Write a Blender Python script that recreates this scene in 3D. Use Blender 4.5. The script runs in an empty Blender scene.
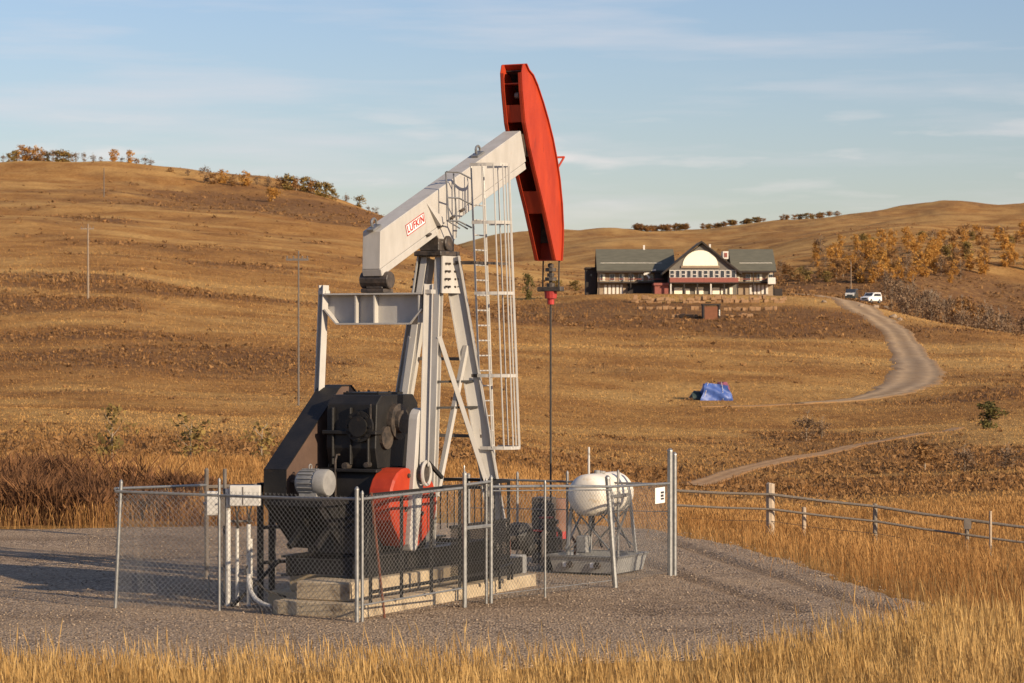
import bpy, bmesh, math, random
import numpy as np
from mathutils import Vector, Matrix, Quaternion
R = math.radians
PI = math.pi
random.seed(7)
rng = np.random.default_rng(11)
sc = bpy.context.scene
COL = sc.collection

# ------------------------------------------------------------------ camera
F, H, CX, CY = 2700.0, 3.87, 512.0, 341.5
cam = bpy.data.objects.new('camera', bpy.data.cameras.new('camera'))
COL.objects.link(cam)
cam.location = (0, 0, H)
cam.rotation_euler = (R(90), 0, 0)
cam.data.sensor_width = 36
cam.data.lens = F / 1024 * 36
cam.data.clip_start = 0.5
cam.data.clip_end = 20000
cam.data.dof.use_dof = True
cam.data.dof.focus_distance = 41
cam.data.dof.aperture_fstop = 7.1
sc.camera = cam

# ------------------------------------------------------------------ sky and sun
SUN_EL, SUN_AZ = R(20), R(132)          # azimuth clockwise from +Y
sdir = Vector((math.sin(SUN_AZ) * math.cos(SUN_EL), math.cos(SUN_AZ) * math.cos(SUN_EL), math.sin(SUN_EL)))
world = bpy.data.worlds.new('World')
sc.world = world
world.use_nodes = True
wn, wl = world.node_tree.nodes, world.node_tree.links
wn.clear()
w_out = wn.new('ShaderNodeOutputWorld')
w_bg = wn.new('ShaderNodeBackground')
w_sky = wn.new('ShaderNodeTexSky')
w_sky.sky_type = 'NISHITA'
w_sky.sun_disc = False
w_sky.sun_elevation = SUN_EL
w_sky.sun_rotation = SUN_AZ
w_sky.air_density = 1.25
w_sky.dust_density = 0.35
w_sky.ozone_density = 2.8
w_bg.inputs['Strength'].default_value = 0.078
w_tc = wn.new('ShaderNodeTexCoord')
w_map = wn.new('ShaderNodeMapping')
w_map.inputs['Scale'].default_value = (6, 6, 62)
w_map.inputs['Rotation'].default_value = (0.0, 0.035, 0)
w_noise = wn.new('ShaderNodeTexNoise')
w_noise.inputs['Scale'].default_value = 1.0
w_noise.inputs['Detail'].default_value = 7
w_noise.inputs['Roughness'].default_value = 0.55
w_ramp = wn.new('ShaderNodeValToRGB')
w_ramp.color_ramp.elements[0].position = 0.48
w_ramp.color_ramp.elements[0].color = (0, 0, 0, 1)
w_ramp.color_ramp.elements[1].position = 0.74
w_ramp.color_ramp.elements[1].color = (0.55, 0.55, 0.55, 1)
w_mix = wn.new('ShaderNodeMix')
w_mix.data_type = 'RGBA'
w_mix.inputs['B'].default_value = (7.2, 6.9, 7.2, 1)
wl.new(w_tc.outputs['Generated'], w_map.inputs['Vector'])
wl.new(w_map.outputs[0], w_noise.inputs['Vector'])
wl.new(w_noise.outputs['Fac'], w_ramp.inputs['Fac'])
wl.new(w_ramp.outputs['Color'], w_mix.inputs['Factor'])
wl.new(w_sky.outputs['Color'], w_mix.inputs['A'])
w_tint = wn.new('ShaderNodeMix')
w_tint.data_type, w_tint.blend_type = 'RGBA', 'MULTIPLY'
w_tint.inputs['Factor'].default_value = 1
w_tint.inputs['B'].default_value = (.96, .955, 1.20, 1)
wl.new(w_sky.outputs['Color'], w_tint.inputs['A'])
wl.new(w_tint.outputs['Result'], w_mix.inputs['A'])
# low broken cloud in a band above the horizon
w_map2 = wn.new('ShaderNodeMapping')
w_map2.inputs['Scale'].default_value = (15, 15, 95)
w_map2.inputs['Location'].default_value = (3.3, 1.2, 0)
w_n2 = wn.new('ShaderNodeTexNoise')
w_n2.inputs['Scale'].default_value = 1.0
w_n2.inputs['Detail'].default_value = 6
w_r2 = wn.new('ShaderNodeValToRGB')
w_r2.color_ramp.elements[0].position, w_r2.color_ramp.elements[1].position = .55, .72
w_sep = wn.new('ShaderNodeSeparateXYZ')
w_r3 = wn.new('ShaderNodeValToRGB')
e = w_r3.color_ramp.elements
e[0].position, e[0].color = .035, (0, 0, 0, 1)
e[1].position, e[1].color = .068, (.75, .75, .75, 1)
e.new(.10).color = (0, 0, 0, 1)
w_mul = wn.new('ShaderNodeMath')
w_mul.operation = 'MULTIPLY'
w_mix2 = wn.new('ShaderNodeMix')
w_mix2.data_type = 'RGBA'
w_mix2.inputs['B'].default_value = (8.2, 7.6, 7.4, 1)
wl.new(w_tc.outputs['Generated'], w_map2.inputs['Vector'])
wl.new(w_map2.outputs[0], w_n2.inputs['Vector'])
wl.new(w_n2.outputs['Fac'], w_r2.inputs['Fac'])
wl.new(w_tc.outputs['Generated'], w_sep.inputs[0])
wl.new(w_sep.outputs['Z'], w_r3.inputs['Fac'])
wl.new(w_r2.outputs['Color'], w_mul.inputs[0])
wl.new(w_r3.outputs['Color'], w_mul.inputs[1])
wl.new(w_mul.outputs[0], w_mix2.inputs['Factor'])
wl.new(w_mix.outputs['Result'], w_mix2.inputs['A'])
wl.new(w_mix2.outputs['Result'], w_bg.inputs['Color'])
wl.new(w_bg.outputs[0], w_out.inputs[0])

sun = bpy.data.lights.new('sun', 'SUN')
sun.energy = 4.9
sun.angle = R(0.53)
sun.color = (1.0, 0.81, 0.58)
sun_o = bpy.data.objects.new('sun', sun)
COL.objects.link(sun_o)
sun_o.rotation_euler = sdir.to_track_quat('Z', 'Y').to_euler()

sc.view_settings.view_transform = 'Standard'
sc.view_settings.look = 'None'
sc.view_settings.exposure = 0.44
sc.view_settings.gamma = 1.0
sc.view_settings.use_curve_mapping = False


# ------------------------------------------------------------------ materials
def mat(name, c1, c2=None, scale=5.0, rough=0.7, bump=0.0, bscale=None, metal=0.0, detail=6, lo=0.35, hi=0.65, stretch=None, spec=0.35, c3=None, s3=1.0, t3=0.6):
    m = bpy.data.materials.new(name)
    m.use_nodes = True
    n, l = m.node_tree.nodes, m.node_tree.links
    bs = n['Principled BSDF']
    bs.inputs['Roughness'].default_value = rough
    bs.inputs['Metallic'].default_value = metal
    bs.inputs['Specular IOR Level'].default_value = spec
    tc = n.new('ShaderNodeTexCoord')
    vec = tc.outputs['Object']
    if stretch:
        mp = n.new('ShaderNodeMapping')
        mp.inputs['Scale'].default_value = stretch
        l.new(vec, mp.inputs['Vector'])
        vec = mp.outputs[0]
    c2 = c2 or tuple(x * 0.8 for x in c1)
    no = n.new('ShaderNodeTexNoise')
    no.inputs['Scale'].default_value = scale
    no.inputs['Detail'].default_value = detail
    no.inputs['Roughness'].default_value = 0.62
    l.new(vec, no.inputs['Vector'])
    rp = n.new('ShaderNodeValToRGB')
    rp.color_ramp.elements[0].position = lo
    rp.color_ramp.elements[1].position = hi
    rp.color_ramp.elements[0].color = (*c1, 1)
    rp.color_ramp.elements[1].color = (*c2, 1)
    l.new(no.outputs['Fac'], rp.inputs['Fac'])
    colr = rp.outputs['Color']
    if c3:
        n3 = n.new('ShaderNodeTexNoise')
        n3.inputs['Scale'].default_value = s3
        n3.inputs['Detail'].default_value = 8
        n3.inputs['Roughness'].default_value = 0.7
        l.new(vec, n3.inputs['Vector'])
        r3 = n.new('ShaderNodeValToRGB')
        r3.color_ramp.elements[0].position = t3
        r3.color_ramp.elements[1].position = min(1, t3 + 0.12)
        l.new(n3.outputs['Fac'], r3.inputs['Fac'])
        mx = n.new('ShaderNodeMix')
        mx.data_type = 'RGBA'
        mx.inputs['B'].default_value = (*c3, 1)
        l.new(r3.outputs['Color'], mx.inputs['Factor'])
        l.new(colr, mx.inputs['A'])
        colr = mx.outputs['Result']
    l.new(colr, bs.inputs['Base Color'])
    if bump:
        nb = n.new('ShaderNodeTexNoise')
        nb.inputs['Scale'].default_value = bscale or scale * 6
        nb.inputs['Detail'].default_value = 5
        l.new(vec, nb.inputs['Vector'])
        bp = n.new('ShaderNodeBump')
        bp.inputs['Strength'].default_value = bump
        bp.inputs['Distance'].default_value = 0.02
        l.new(nb.outputs['Fac'], bp.inputs['Height'])
        l.new(bp.outputs[0], bs.inputs['Normal'])
    m.diffuse_color = (*c1, 1)
    return m


def foliage_mat(name, c1, c2, trans=0.3, attr='tint'):
    """leaf / blade material: a per-piece random attribute picks the colour"""
    m = bpy.data.materials.new(name)
    m.use_nodes = True
    n, l = m.node_tree.nodes, m.node_tree.links
    n.clear()
    out = n.new('ShaderNodeOutputMaterial')
    at = n.new('ShaderNodeAttribute')
    at.attribute_name = attr
    rp = n.new('ShaderNodeValToRGB')
    rp.color_ramp.elements[0].color = (*c1, 1)
    rp.color_ramp.elements[1].color = (*c2, 1)
    l.new(at.outputs['Fac'], rp.inputs['Fac'])
    d = n.new('ShaderNodeBsdfDiffuse')
    t = n.new('ShaderNodeBsdfTranslucent')
    mx = n.new('ShaderNodeMixShader')
    mx.inputs[0].default_value = trans
    l.new(rp.outputs['Color'], d.inputs['Color'])
    l.new(rp.outputs['Color'], t.inputs['Color'])
    l.new(d.outputs[0], mx.inputs[1])
    l.new(t.outputs[0], mx.inputs[2])
    l.new(mx.outputs[0], out.inputs['Surface'])
    return m


M = {}
M['white'] = mat('white_paint', (.45, .43, .395), (.39, .37, .335), 2.5, .5, .10, 40, c3=(.30, .22, .15), s3=3.0, t3=.63, stretch=(2.2, 2.2, .8))
M['red'] = mat('red_paint', (.43, .046, .014), (.33, .032, .011), 2.0, .5, .12, 30, c3=(.20, .03, .015), s3=3.5, t3=.60, stretch=(2.2, 2.2, .7))
M['black'] = mat('black_paint', (.009, .0085, .0085), (.018, .016, .014), 3.5, .55, .15, 30, c3=(.05, .034, .022), s3=4, t3=.62)
M['guard_brown'] = mat('brown_black_guard_paint', (.115, .072, .052), (.080, .050, .037), 2.2, .6, .1, 25, c3=(.085, .06, .045), s3=3, t3=.6)
M['grease'] = mat('greasy_steel', (.03, .027, .025), (.09, .07, .055), 9, .45, .3, 30, c3=(.16, .11, .07), s3=7, t3=.6)
M['galv'] = mat('galvanised_steel', (.30, .30, .29), (.21, .21, .205), 14, .42, .05, 60, metal=.55)
M['wire'] = mat('galvanised_wire', (.26, .255, .245), (.19, .185, .18), 14, .5, 0, metal=.35)
M['concrete'] = mat('concrete', (.50, .40, .265), (.38, .30, .195), 3.5, .9, .35, 40, c3=(.17, .125, .08), s3=2.0, t3=.54)
M['motor'] = mat('grey_motor_paint', (.27, .265, .25), (.21, .205, .195), 8, .5, .1, 40)
M['tank'] = mat('cream_tank_paint', (.72, .68, .60), (.66, .60, .50), 3, .55, .08, 30, c3=(.46, .30, .12), s3=2.6, t3=.62)
M['tray'] = mat('grey_tray_steel', (.40, .40, .385), (.31, .31, .30), 5, .5, .1, 30, metal=.3, c3=(.2, .17, .13), s3=3, t3=.62)
M['rust'] = mat('rusty_steel', (.16, .055, .03), (.10, .04, .022), 9, .8, .3, 40)
M['valve_red'] = mat('valve_red_paint', (.42, .035, .03), (.30, .03, .025), 9, .5)
M['drum'] = mat('faded_pink_drum', (.24, .125, .082), (.18, .095, .065), 6, .7, .1, 30)
M['pvc'] = mat('white_conduit', (.56, .54, .50), (.47, .45, .41), 10, .5, c3=(.22, .19, .15), s3=11, t3=.56)
M['sign'] = mat('white_sign_face', (.78, .78, .76), (.72, .72, .70), 8, .5)
M['ink'] = mat('dark_print', (.03, .03, .035), (.05, .05, .05), 8, .6)
M['redink'] = mat('red_print', (.42, .03, .03), (.36, .03, .03), 8, .6)
M['cable'] = mat('dark_wire_rope', (.05, .045, .04), (.08, .07, .06), 20, .5, metal=.4)
M['wood'] = mat('weathered_wood', (.27, .225, .175), (.18, .15, .115), 6, .9, .4, 30, stretch=(6, 6, 1))
M['woodpost'] = mat('pale_weathered_wood', (.50, .40, .29), (.34, .265, .19), 6, .9, .4, 30, stretch=(6, 6, 1))
M['pole'] = mat('utility_pole_wood', (.30, .23, .16), (.22, .16, .11), 4, .9, .2, 20)
M['polegrey'] = mat('grey_pole_wood', (.16, .14, .12), (.12, .10, .085), 4, .9, .2, 20)


# ------------------------------------------------------------------ mesh helpers
class MB:
    """collects shapes; build() links them as ONE mesh object"""
    def __init__(s):
        s.bm = bmesh.new()

    def poly(s, pts, faces):
        v = [s.bm.verts.new(p) for p in pts]
        for f in faces:
            try:
                s.bm.faces.new([v[i] for i in f])
            except ValueError:
                pass
        return s

    def box(s, x0, x1, y0, y1, z0, z1):
        p = [(x, y, z) for z in (z0, z1) for y in (y0, y1) for x in (x0, x1)]
        return s.poly(p, [(0, 1, 3, 2), (4, 6, 7, 5), (0, 4, 5, 1), (2, 3, 7, 6), (0, 2, 6, 4), (1, 5, 7, 3)])

    def bar(s, a, b, w, h=None, up=(0, 0, 1)):
        """rectangular bar a->b; w across, h along 'up'"""
        a, b = Vector(a), Vector(b)
        h = h or w
        d = (b - a).normalized()
        u = Vector(up)
        if abs(d.dot(u)) > .98:
            u = Vector((1, 0, 0))
        x = d.cross(u).normalized()
        y = x.cross(d).normalized()
        p = []
        for e in (a, b):
            for sx, sy in ((-1, -1), (1, -1), (1, 1), (-1, 1)):
                p.append(e + x * (sx * w / 2) + y * (sy * h / 2))
        return s.poly(p, [(0, 1, 2, 3), (7, 6, 5, 4), (0, 4, 5, 1), (1, 5, 6, 2), (2, 6, 7, 3), (3, 7, 4, 0)])

    def tube(s, pts, r, n=8, caps=True):
        pts = [Vector(p) for p in pts]
        rs = r if isinstance(r, (list, tuple)) else [r] * len(pts)
        rings = []
        ux = None
        for i, p in enumerate(pts):
            d = (pts[min(i + 1, len(pts) - 1)] - pts[max(i - 1, 0)]).normalized()
            if ux is None:
                ux = d.orthogonal().normalized()
            else:
                ux = (ux - d * ux.dot(d)).normalized()
            uy = d.cross(ux)
            rings.append([s.bm.verts.new(p + (ux * math.cos(2 * PI * k / n) + uy * math.sin(2 * PI * k / n)) * rs[i]) for k in range(n)])
        for a, b in zip(rings, rings[1:]):
            for k in range(n):
                s.bm.faces.new((a[k], a[(k + 1) % n], b[(k + 1) % n], b[k]))
        if caps:
            s.bm.faces.new(rings[0][::-1])
            s.bm.faces.new(rings[-1])
        return s

    def prism(s, poly, axis, c0, c1):
        """extrude polygon (2-tuples) along axis 'x','y','z' from c0 to c1"""
        def P(q, c):
            return {'x': (c, q[0], q[1]), 'y': (q[0], c, q[1]), 'z': (q[0], q[1], c)}[axis]
        n = len(poly)
        p = [P(q, c0) for q in poly] + [P(q, c1) for q in poly]
        f = [tuple(range(n)), tuple(range(2 * n - 1, n - 1, -1))]
        f += [(i, i + n, (i + 1) % n + n, (i + 1) % n) for i in range(n)]
        return s.poly(p, f)

    def hbeam(s, a, b, depth, flange, t, side):
        """H section a->b: web plane contains 'side'; flanges at +-depth/2 along side"""
        a, b = Vector(a), Vector(b)
        d = (b - a).normalized()
        sd = Vector(side)
        sd = (sd - d * sd.dot(d)).normalized()
        for k in (-1, 1):
            o = sd * (k * (depth - t) / 2)
            s.bar(a + o, b + o, flange, t, up=sd)
        s.bar(a, b, t * .9, depth - 2 * t - .002, up=sd)
        return s

    def build(s, name, m, parent=None, bevel=0.0, smooth=False):
        bmesh.ops.recalc_face_normals(s.bm, faces=s.bm.faces)
        if bevel:
            ed = [e for e in s.bm.edges if len(e.link_faces) == 2 and e.calc_face_angle(0) > .6]
            try:
                bmesh.ops.bevel(s.bm, geom=ed, offset=bevel, segments=1, affect='EDGES', clamp_overlap=True)
            except Exception:
                pass
        me = bpy.data.meshes.new(name)
        s.bm.to_mesh(me)
        s.bm.free()
        if smooth:
            for p in me.polygons:
                p.use_smooth = True
            try:
                me.set_sharp_from_angle(angle=R(40))
            except Exception:
                pass
        me.materials.append(M[m] if isinstance(m, str) else m)
        o = bpy.data.objects.new(name, me)
        COL.objects.link(o)
        if parent:
            o.parent = parent
        return o


def bulk(name, V, Q=None, T=None, material=None, tint=None, parent=None, smooth=False):
    """large mesh from numpy arrays: quads Q and/or triangles T"""
    me = bpy.data.meshes.new(name)
    V = np.asarray(V, np.float32)
    me.vertices.add(len(V))
    me.vertices.foreach_set('co', V.ravel())
    loops, starts, tot = [], [], 0
    if Q is not None and len(Q):
        Q = np.asarray(Q, np.int32)
        loops.append(Q.ravel())
        starts.append(np.arange(len(Q)) * 4)
        tot += len(Q) * 4
    if T is not None and len(T):
        T = np.asarray(T, np.int32)
        loops.append(T.ravel())
        starts.append(tot + np.arange(len(T)) * 3)
    L = np.concatenate(loops)
    S = np.concatenate(starts)
    me.loops.add(len(L))
    me.loops.foreach_set('vertex_index', L)
    me.polygons.add(len(S))
    me.polygons.foreach_set('loop_start', S.astype(np.int32))
    me.update(calc_edges=True)
    if tint is not None:
        at = me.attributes.new('tint', 'FLOAT', 'POINT')
        at.data.foreach_set('value', np.asarray(tint, np.float32))
    if smooth:
        me.polygons.foreach_set('use_smooth', np.ones(len(S), bool))
    me.validate()
    if material:
        me.materials.append(material)
    o = bpy.data.objects.new(name, me)
    COL.objects.link(o)
    if parent:
        o.parent = parent
    return o


def tag(o, label=None, cat=None, group=None, kind=None):
    if label: o['label'] = label
    if cat: o['category'] = cat
    if group: o['group'] = group
    if kind: o['kind'] = kind
    return o


def thing(name, loc, rz, label, cat, group=None):
    o = bpy.data.objects.new(name, None)
    COL.objects.link(o)
    o.empty_display_size = .2
    o.location = loc
    o.rotation_euler = (0, 0, rz)
    return tag(o, label, cat, group)


def child(o, parent, name=None):
    """copy of an object (shared mesh) under another parent"""
    c = o.copy()
    COL.objects.link(c)
    c.parent = parent
    return c


# ------------------------------------------------------------------ noise and terrain
_tab = rng.random((256, 256))


def vnoise(x, y):
    x, y = np.asarray(x, float), np.asarray(y, float)
    xi, yi = np.floor(x).astype(int), np.floor(y).astype(int)
    fx, fy = x - xi, y - yi
    fx, fy = fx * fx * (3 - 2 * fx), fy * fy * (3 - 2 * fy)
    a, b = _tab[xi % 256, yi % 256], _tab[(xi + 1) % 256, yi % 256]
    c, d = _tab[xi % 256, (yi + 1) % 256], _tab[(xi + 1) % 256, (yi + 1) % 256]
    return (a * (1 - fx) + b * fx) * (1 - fy) + (c * (1 - fx) + d * fx) * fy


def fbm(x, y, o=5, g=.5):
    s, a, t = 0, 1, 0
    for i in range(o):
        s = s + a * vnoise(x * 2 ** i + 13.7 * i, y * 2 ** i + 7.1 * i)
        t += a
        a *= g
    return s / t


TY = np.array([22, 40, 58, 75, 100, 140, 190, 250, 320, 400, 450, 490, 530, 620, 700, 800, 1000, 1100, 1250, 1600, 2200, 2600, 3200, 5000], float)
TX = np.array([-700, -100, 100, 200, 300, 400, 500, 600, 700, 800, 850, 900, 950, 1000, 1100, 1700], float)
_L = [0, 0, 0, -.1, -.5, -.6, -.3, 2, 6.2, 12, 15.6, 18.6, 21.5, 28.5, 35, 42.5, 63, 75.2, 77, 72, 60, 50, 40, 30]
TH = np.array([
    _L, _L, _L,
    [0, 0, 0, -.1, -.5, -.8, -.6, 1.2, 5, 10.5, 13.8, 16.8, 19.6, 26.5, 32.5, 40, 60, 72.5, 74, 66, 56, 50, 40, 30],
    [0, 0, 0, -.1, -.5, -.9, -.9, .8, 4.2, 9.2, 12.4, 15.3, 18, 24.5, 30.5, 38, 57.5, 66.5, 65, 55, 55, 55, 50, 40],
    [0, 0, 0, -.1, -.6, -1, -1.2, .2, 3.2, 8, 10.8, 13.3, 15.6, 21, 26.5, 33.5, 48.5, 51, 48, 47, 65, 80, 90, 70],
    [0, 0, -.1, -.3, -.8, -1.3, -1.8, -.8, 2, 6.2, 8.8, 10.9, 12.6, 17.5, 21.5, 26, 33, 35.5, 39, 52, 82, 104, 110, 90],
    [0, 0, -.15, -.6, -1.4, -2.2, -2.4, -1.7, 1.4, 5.6, 8.9, 12.4, 12.9, 15, 17.5, 22, 31, 35, 42, 60, 89, 106, 112, 90],
    [0, 0, -.25, -1.0, -1.9, -2.6, -2.7, -1.9, 1.2, 5.4, 8.7, 12.4, 12.9, 14.5, 17.5, 23, 33, 38, 46, 62, 92, 110, 114, 95],
    [0, 0, -.45, -1.3, -2.1, -2.8, -3.0, -2.0, 1.0, 5.2, 8.8, 12.0, 12.6, 14.5, 19, 26, 39, 45, 54, 69, 100, 121, 124, 100],
    [0, 0, -.6, -1.3, -2.1, -2.8, -3.0, -2.0, .7, 4.8, 8.4, 11.2, 11.8, 13, 19, 27, 41, 48, 57, 72, 104, 126, 130, 105],
    [0, -.05, -.7, -1.2, -2.0, -2.7, -2.8, -1.8, .6, 4.2, 7.3, 8.9, 8.6, 11.5, 20, 28, 43, 50, 59, 74, 108, 131, 136, 110],
    [0, -.1, -.75, -1.2, -1.9, -2.6, -2.6, -1.5, .8, 4.0, 6.4, 6.6, 5.4, 8.5, 18, 27.5, 43, 50, 60, 77, 113, 137, 143, 115],
    [0, -.15, -.8, -1.2, -1.8, -2.5, -2.4, -1.1, 1.1, 4.0, 5.2, 4.2, 2.4, 6, 15.5, 26.5, 43, 50, 60, 77, 112, 136, 142, 115],
    [0, -.2, -.8, -1.2, -1.7, -2.4, -2.2, -.8, 1.0, 2.8, 3.2, 2.2, 1, 4.5, 14, 26, 43, 50, 61, 80, 115, 138, 142, 115],
    [0, -.3, -.8, -1.2, -1.6, -2.3, -2.0, -.5, .6, 1.5, 2, 1.6, 1, 4.5, 13, 25, 43, 50, 61, 80, 115, 138, 142, 115]])


def pchip_mat(x, xq):
    """returns function applying monotone-ish cubic Hermite along last axis"""
    i = np.clip(np.searchsorted(x, xq) - 1, 0, len(x) - 2)
    h = x[i + 1] - x[i]
    t = np.clip((xq - x[i]) / h, 0, 1)
    return i, h, t


def slopes(x, y):
    h = np.diff(x)
    d = np.diff(y, axis=-1) / h
    m = np.zeros_like(y)
    a, b = d[..., :-1], d[..., 1:]
    w1, w2 = 2 * h[1:] + h[:-1], h[1:] + 2 * h[:-1]
    with np.errstate(divide='ignore', invalid='ignore'):
        hm = (w1 + w2) / (w1 / a + w2 / b)
    m[..., 1:-1] = np.where(a * b > 0, hm, 0)
    m[..., 0], m[..., -1] = d[..., 0], d[..., -1]
    return m


_lt = np.log(TY)
_m = slopes(_lt, TH)


def hermite(y0, y1, m0, m1, h, t):
    return (2 * t**3 - 3 * t**2 + 1) * y0 + (t**3 - 2 * t**2 + t) * h * m0 + (-2 * t**3 + 3 * t**2) * y1 + (t**3 - t**2) * h * m1


def height(X, Y):
    """terrain height at world X, Y"""
    X, Y = np.asarray(X, float), np.asarray(Y, float)
    sh = X.shape
    X, Y = X.ravel(), Y.ravel()
    Yc = np.maximum(Y, 22.0)
    px = np.clip(CX + F * X / Yc, -699, 1699)
    i, h, t = pchip_mat(_lt, np.clip(np.log(Yc), _lt[0], _lt[-1]))
    cols = hermite(TH[:, i], TH[:, i + 1], _m[:, i], _m[:, i + 1], h, t)      # columns x points
    j = np.clip(np.searchsorted(TX, px) - 1, 0, len(TX) - 2)
    hh = TX[j + 1] - TX[j]
    tt = (px - TX[j]) / hh
    k = np.arange(len(px))
    def sl(jj):
        a, b = np.clip(jj - 1, 0, len(TX) - 1), np.clip(jj + 1, 0, len(TX) - 1)
        return (cols[b, k] - cols[a, k]) / (TX[b] - TX[a])
    z = hermite(cols[j, k], cols[j + 1, k], sl(j), sl(j + 1), hh, tt)
    # undulation grows with distance, none on the pad
    g = np.clip((Yc - 60) / 120, 0, 1)
    z += g * .5 * (fbm(X / 14, Y / 14, 4) - .5) + g * np.clip(Y / 500, 0, 2.2) * 4.2 * (fbm(X / 75 + 5, Y / 75, 4) - .5) * np.clip(np.abs(Y - 505) / 90, 0, 1)
    z += np.clip((Y - 1500) / 900, 0, 1) * 13 * (fbm(X / 260 + 3, Y / 260, 4) - .5)
    z -= .05
    # bank the photographer stands on
    r = np.hypot(X, Y)
    bank = np.clip((22 - Y) / 19, 0, 1)
    z += 2.0 * bank * bank * (3 - 2 * bank)
    return z.reshape(sh)


def hz(x, y):
    return float(height(np.array([x]), np.array([y]))[0])


def ray(px, py, y0=60, y1=3500):
    """first ground point under a pixel, used to set things on the terrain"""
    Y = np.exp(np.linspace(math.log(y0), math.log(y1), 3000))
    X = (px - CX) / F * Y
    g = CY - F * (height(X, Y) - H) / Y
    k = np.argmax(g <= py)
    return float(X[k]), float(Y[k]), float(height(X[k:k + 1], Y[k:k + 1])[0])


# pad outline (world X, Y)
PAD = np.array([(-22, 56.5), (-9, 56.0), (-4, 57.5), (1, 58.0), (3.3, 55.5), (4.5, 51.5), (5.35, 46.0), (5.9, 42.0), (6.2, 39.8),
                (5.5, 37.2), (4.0, 34.6), (2.4, 33.0), (0, 32.0), (-3, 31.8), (-6, 32.3), (-10, 33.5), (-22, 34.5)])


def inside(x, y, poly=PAD):
    x, y = np.asarray(x), np.asarray(y)
    r = np.zeros(x.shape, bool)
    n = len(poly)
    for i in range(n):
        (x0, y0), (x1, y1) = poly[i], poly[(i + 1) % n]
        c = ((y0 > y) != (y1 > y)) & (x < (x1 - x0) * (y - y0) / (y1 - y0 + 1e-12) + x0)
        r ^= c
    return r


def blob(X, Y, cx, cy, rx, ry):
    return np.exp(-(((X - cx) / rx) ** 2 + ((Y - cy) / ry) ** 2))


def at(px, Y):
    return (px - CX) / F * Y, Y


# dark scrub patches on the hillside: (pixel column, distance, half width m, half depth m, strength)
PATCH = [(680, 428, 38, 16, 1.0), (560, 430, 22, 14, .8), (800, 440, 22, 14, .7), (610, 455, 24, 10, .8), (740, 400, 30, 10, .5),
         (90, 300, 16, 10, .8), (160, 262, 14, 14, .75), (230, 280, 13, 12, .8), (60, 420, 17, 16, .7), (170, 400, 22, 14, .55), (20, 355, 12, 14, .7),
         (310, 950, 50, 60, .9), (240, 880, 42, 40, .7), (345, 880, 32, 40, .6), (100, 720, 60, 40, .35), (250, 540, 28, 16, .45),
         (810, 195, 5, 9, .8), (900, 160, 10, 15, .6), (990, 150, 12, 16, .8), (930, 120, 9, 9, .5), (1000, 260, 12, 16, .4),
         (930, 690, 60, 60, .8), (1010, 650, 40, 60, .8), (850, 660, 30, 40, .6), (980, 600, 50, 30, .7), (30, 95, 6, 14, .6), (190, 108, 4, 14, .7), (265, 110, 4, 12, .6), (110, 100, 3, 10, .5),
         (640, 175, 9, 8, .35), (560, 300, 20, 10, .4)]


def scrub(X, Y):
    s = np.zeros(np.shape(X))
    for px, D, rx, ry, k in PATCH:
        cx, cy = at(px, D)
        s = np.maximum(s, k * blob(X, Y, cx, cy, rx * 1.1, ry * 1.2))
    n = fbm(X / 18 + 31, Y / 13 + 9, 5, .6)
    f = np.clip((Y - 70) / 40, 0, 1)
    n2 = fbm(X / 95 + 11, Y / 60 + 29, 4, .55)
    v = s * 1.4 + (n - .5) * 1.2 * f + (n2 - .5) * 1.0 * f + .1 * f
    return np.clip((v - .17) / .45, 0, 1)


def straw(X, Y):
    n = .6 * fbm(X / 60 + 3, Y / 26 + 71, 5, .6) + .4 * fbm(X / 15 + 3, Y / 12 + 7, 4, .6)
    return np.clip((n - .44) / .18, 0, 1)


def make_terrain():
    # polar grid round the camera, fine in view
    inv = np.linspace(-.215, .215, 430)
    side = np.concatenate([-np.linspace(PI, .26, 60), -np.linspace(.25, .222, 6)])
    th = np.concatenate([side, inv, -side[::-1]])
    rad = np.concatenate([np.linspace(2, 21, 12), np.linspace(22, 57, 60), np.exp(np.linspace(math.log(58), math.log(1300), 430)), np.exp(np.linspace(math.log(1310), math.log(9000), 120))])
    TT, RR = np.meshgrid(th, rad)
    X, Y = RR * np.sin(TT), RR * np.cos(TT)
    Z = height(X, np.where(np.cos(TT) > .35, Y, np.maximum(Y, -50)))
    far = np.clip((np.abs(TT) - .6) / .6, 0, 1)
    Z = Z * (1 - far) + far * np.where(RR < 22, Z, np.minimum(Z, 8) * .3)
    V = np.stack([X, Y, Z], -1).reshape(-1, 3)
    nr, nt = X.shape
    i = np.arange(nr * nt).reshape(nr, nt)
    Q = np.stack([i[:-1, :-1], i[:-1, 1:], i[1:, 1:], i[1:, :-1]], -1).reshape(-1, 4)
    me_attr_s = scrub(X, Y).ravel()
    o = bulk('ground', V, Q=Q[:, ::-1], tint=me_attr_s, smooth=True)
    a = o.data.attributes.new('straw', 'FLOAT', 'POINT')
    a.data.foreach_set('value', straw(X, Y).ravel().astype(np.float32))
    return o


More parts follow.
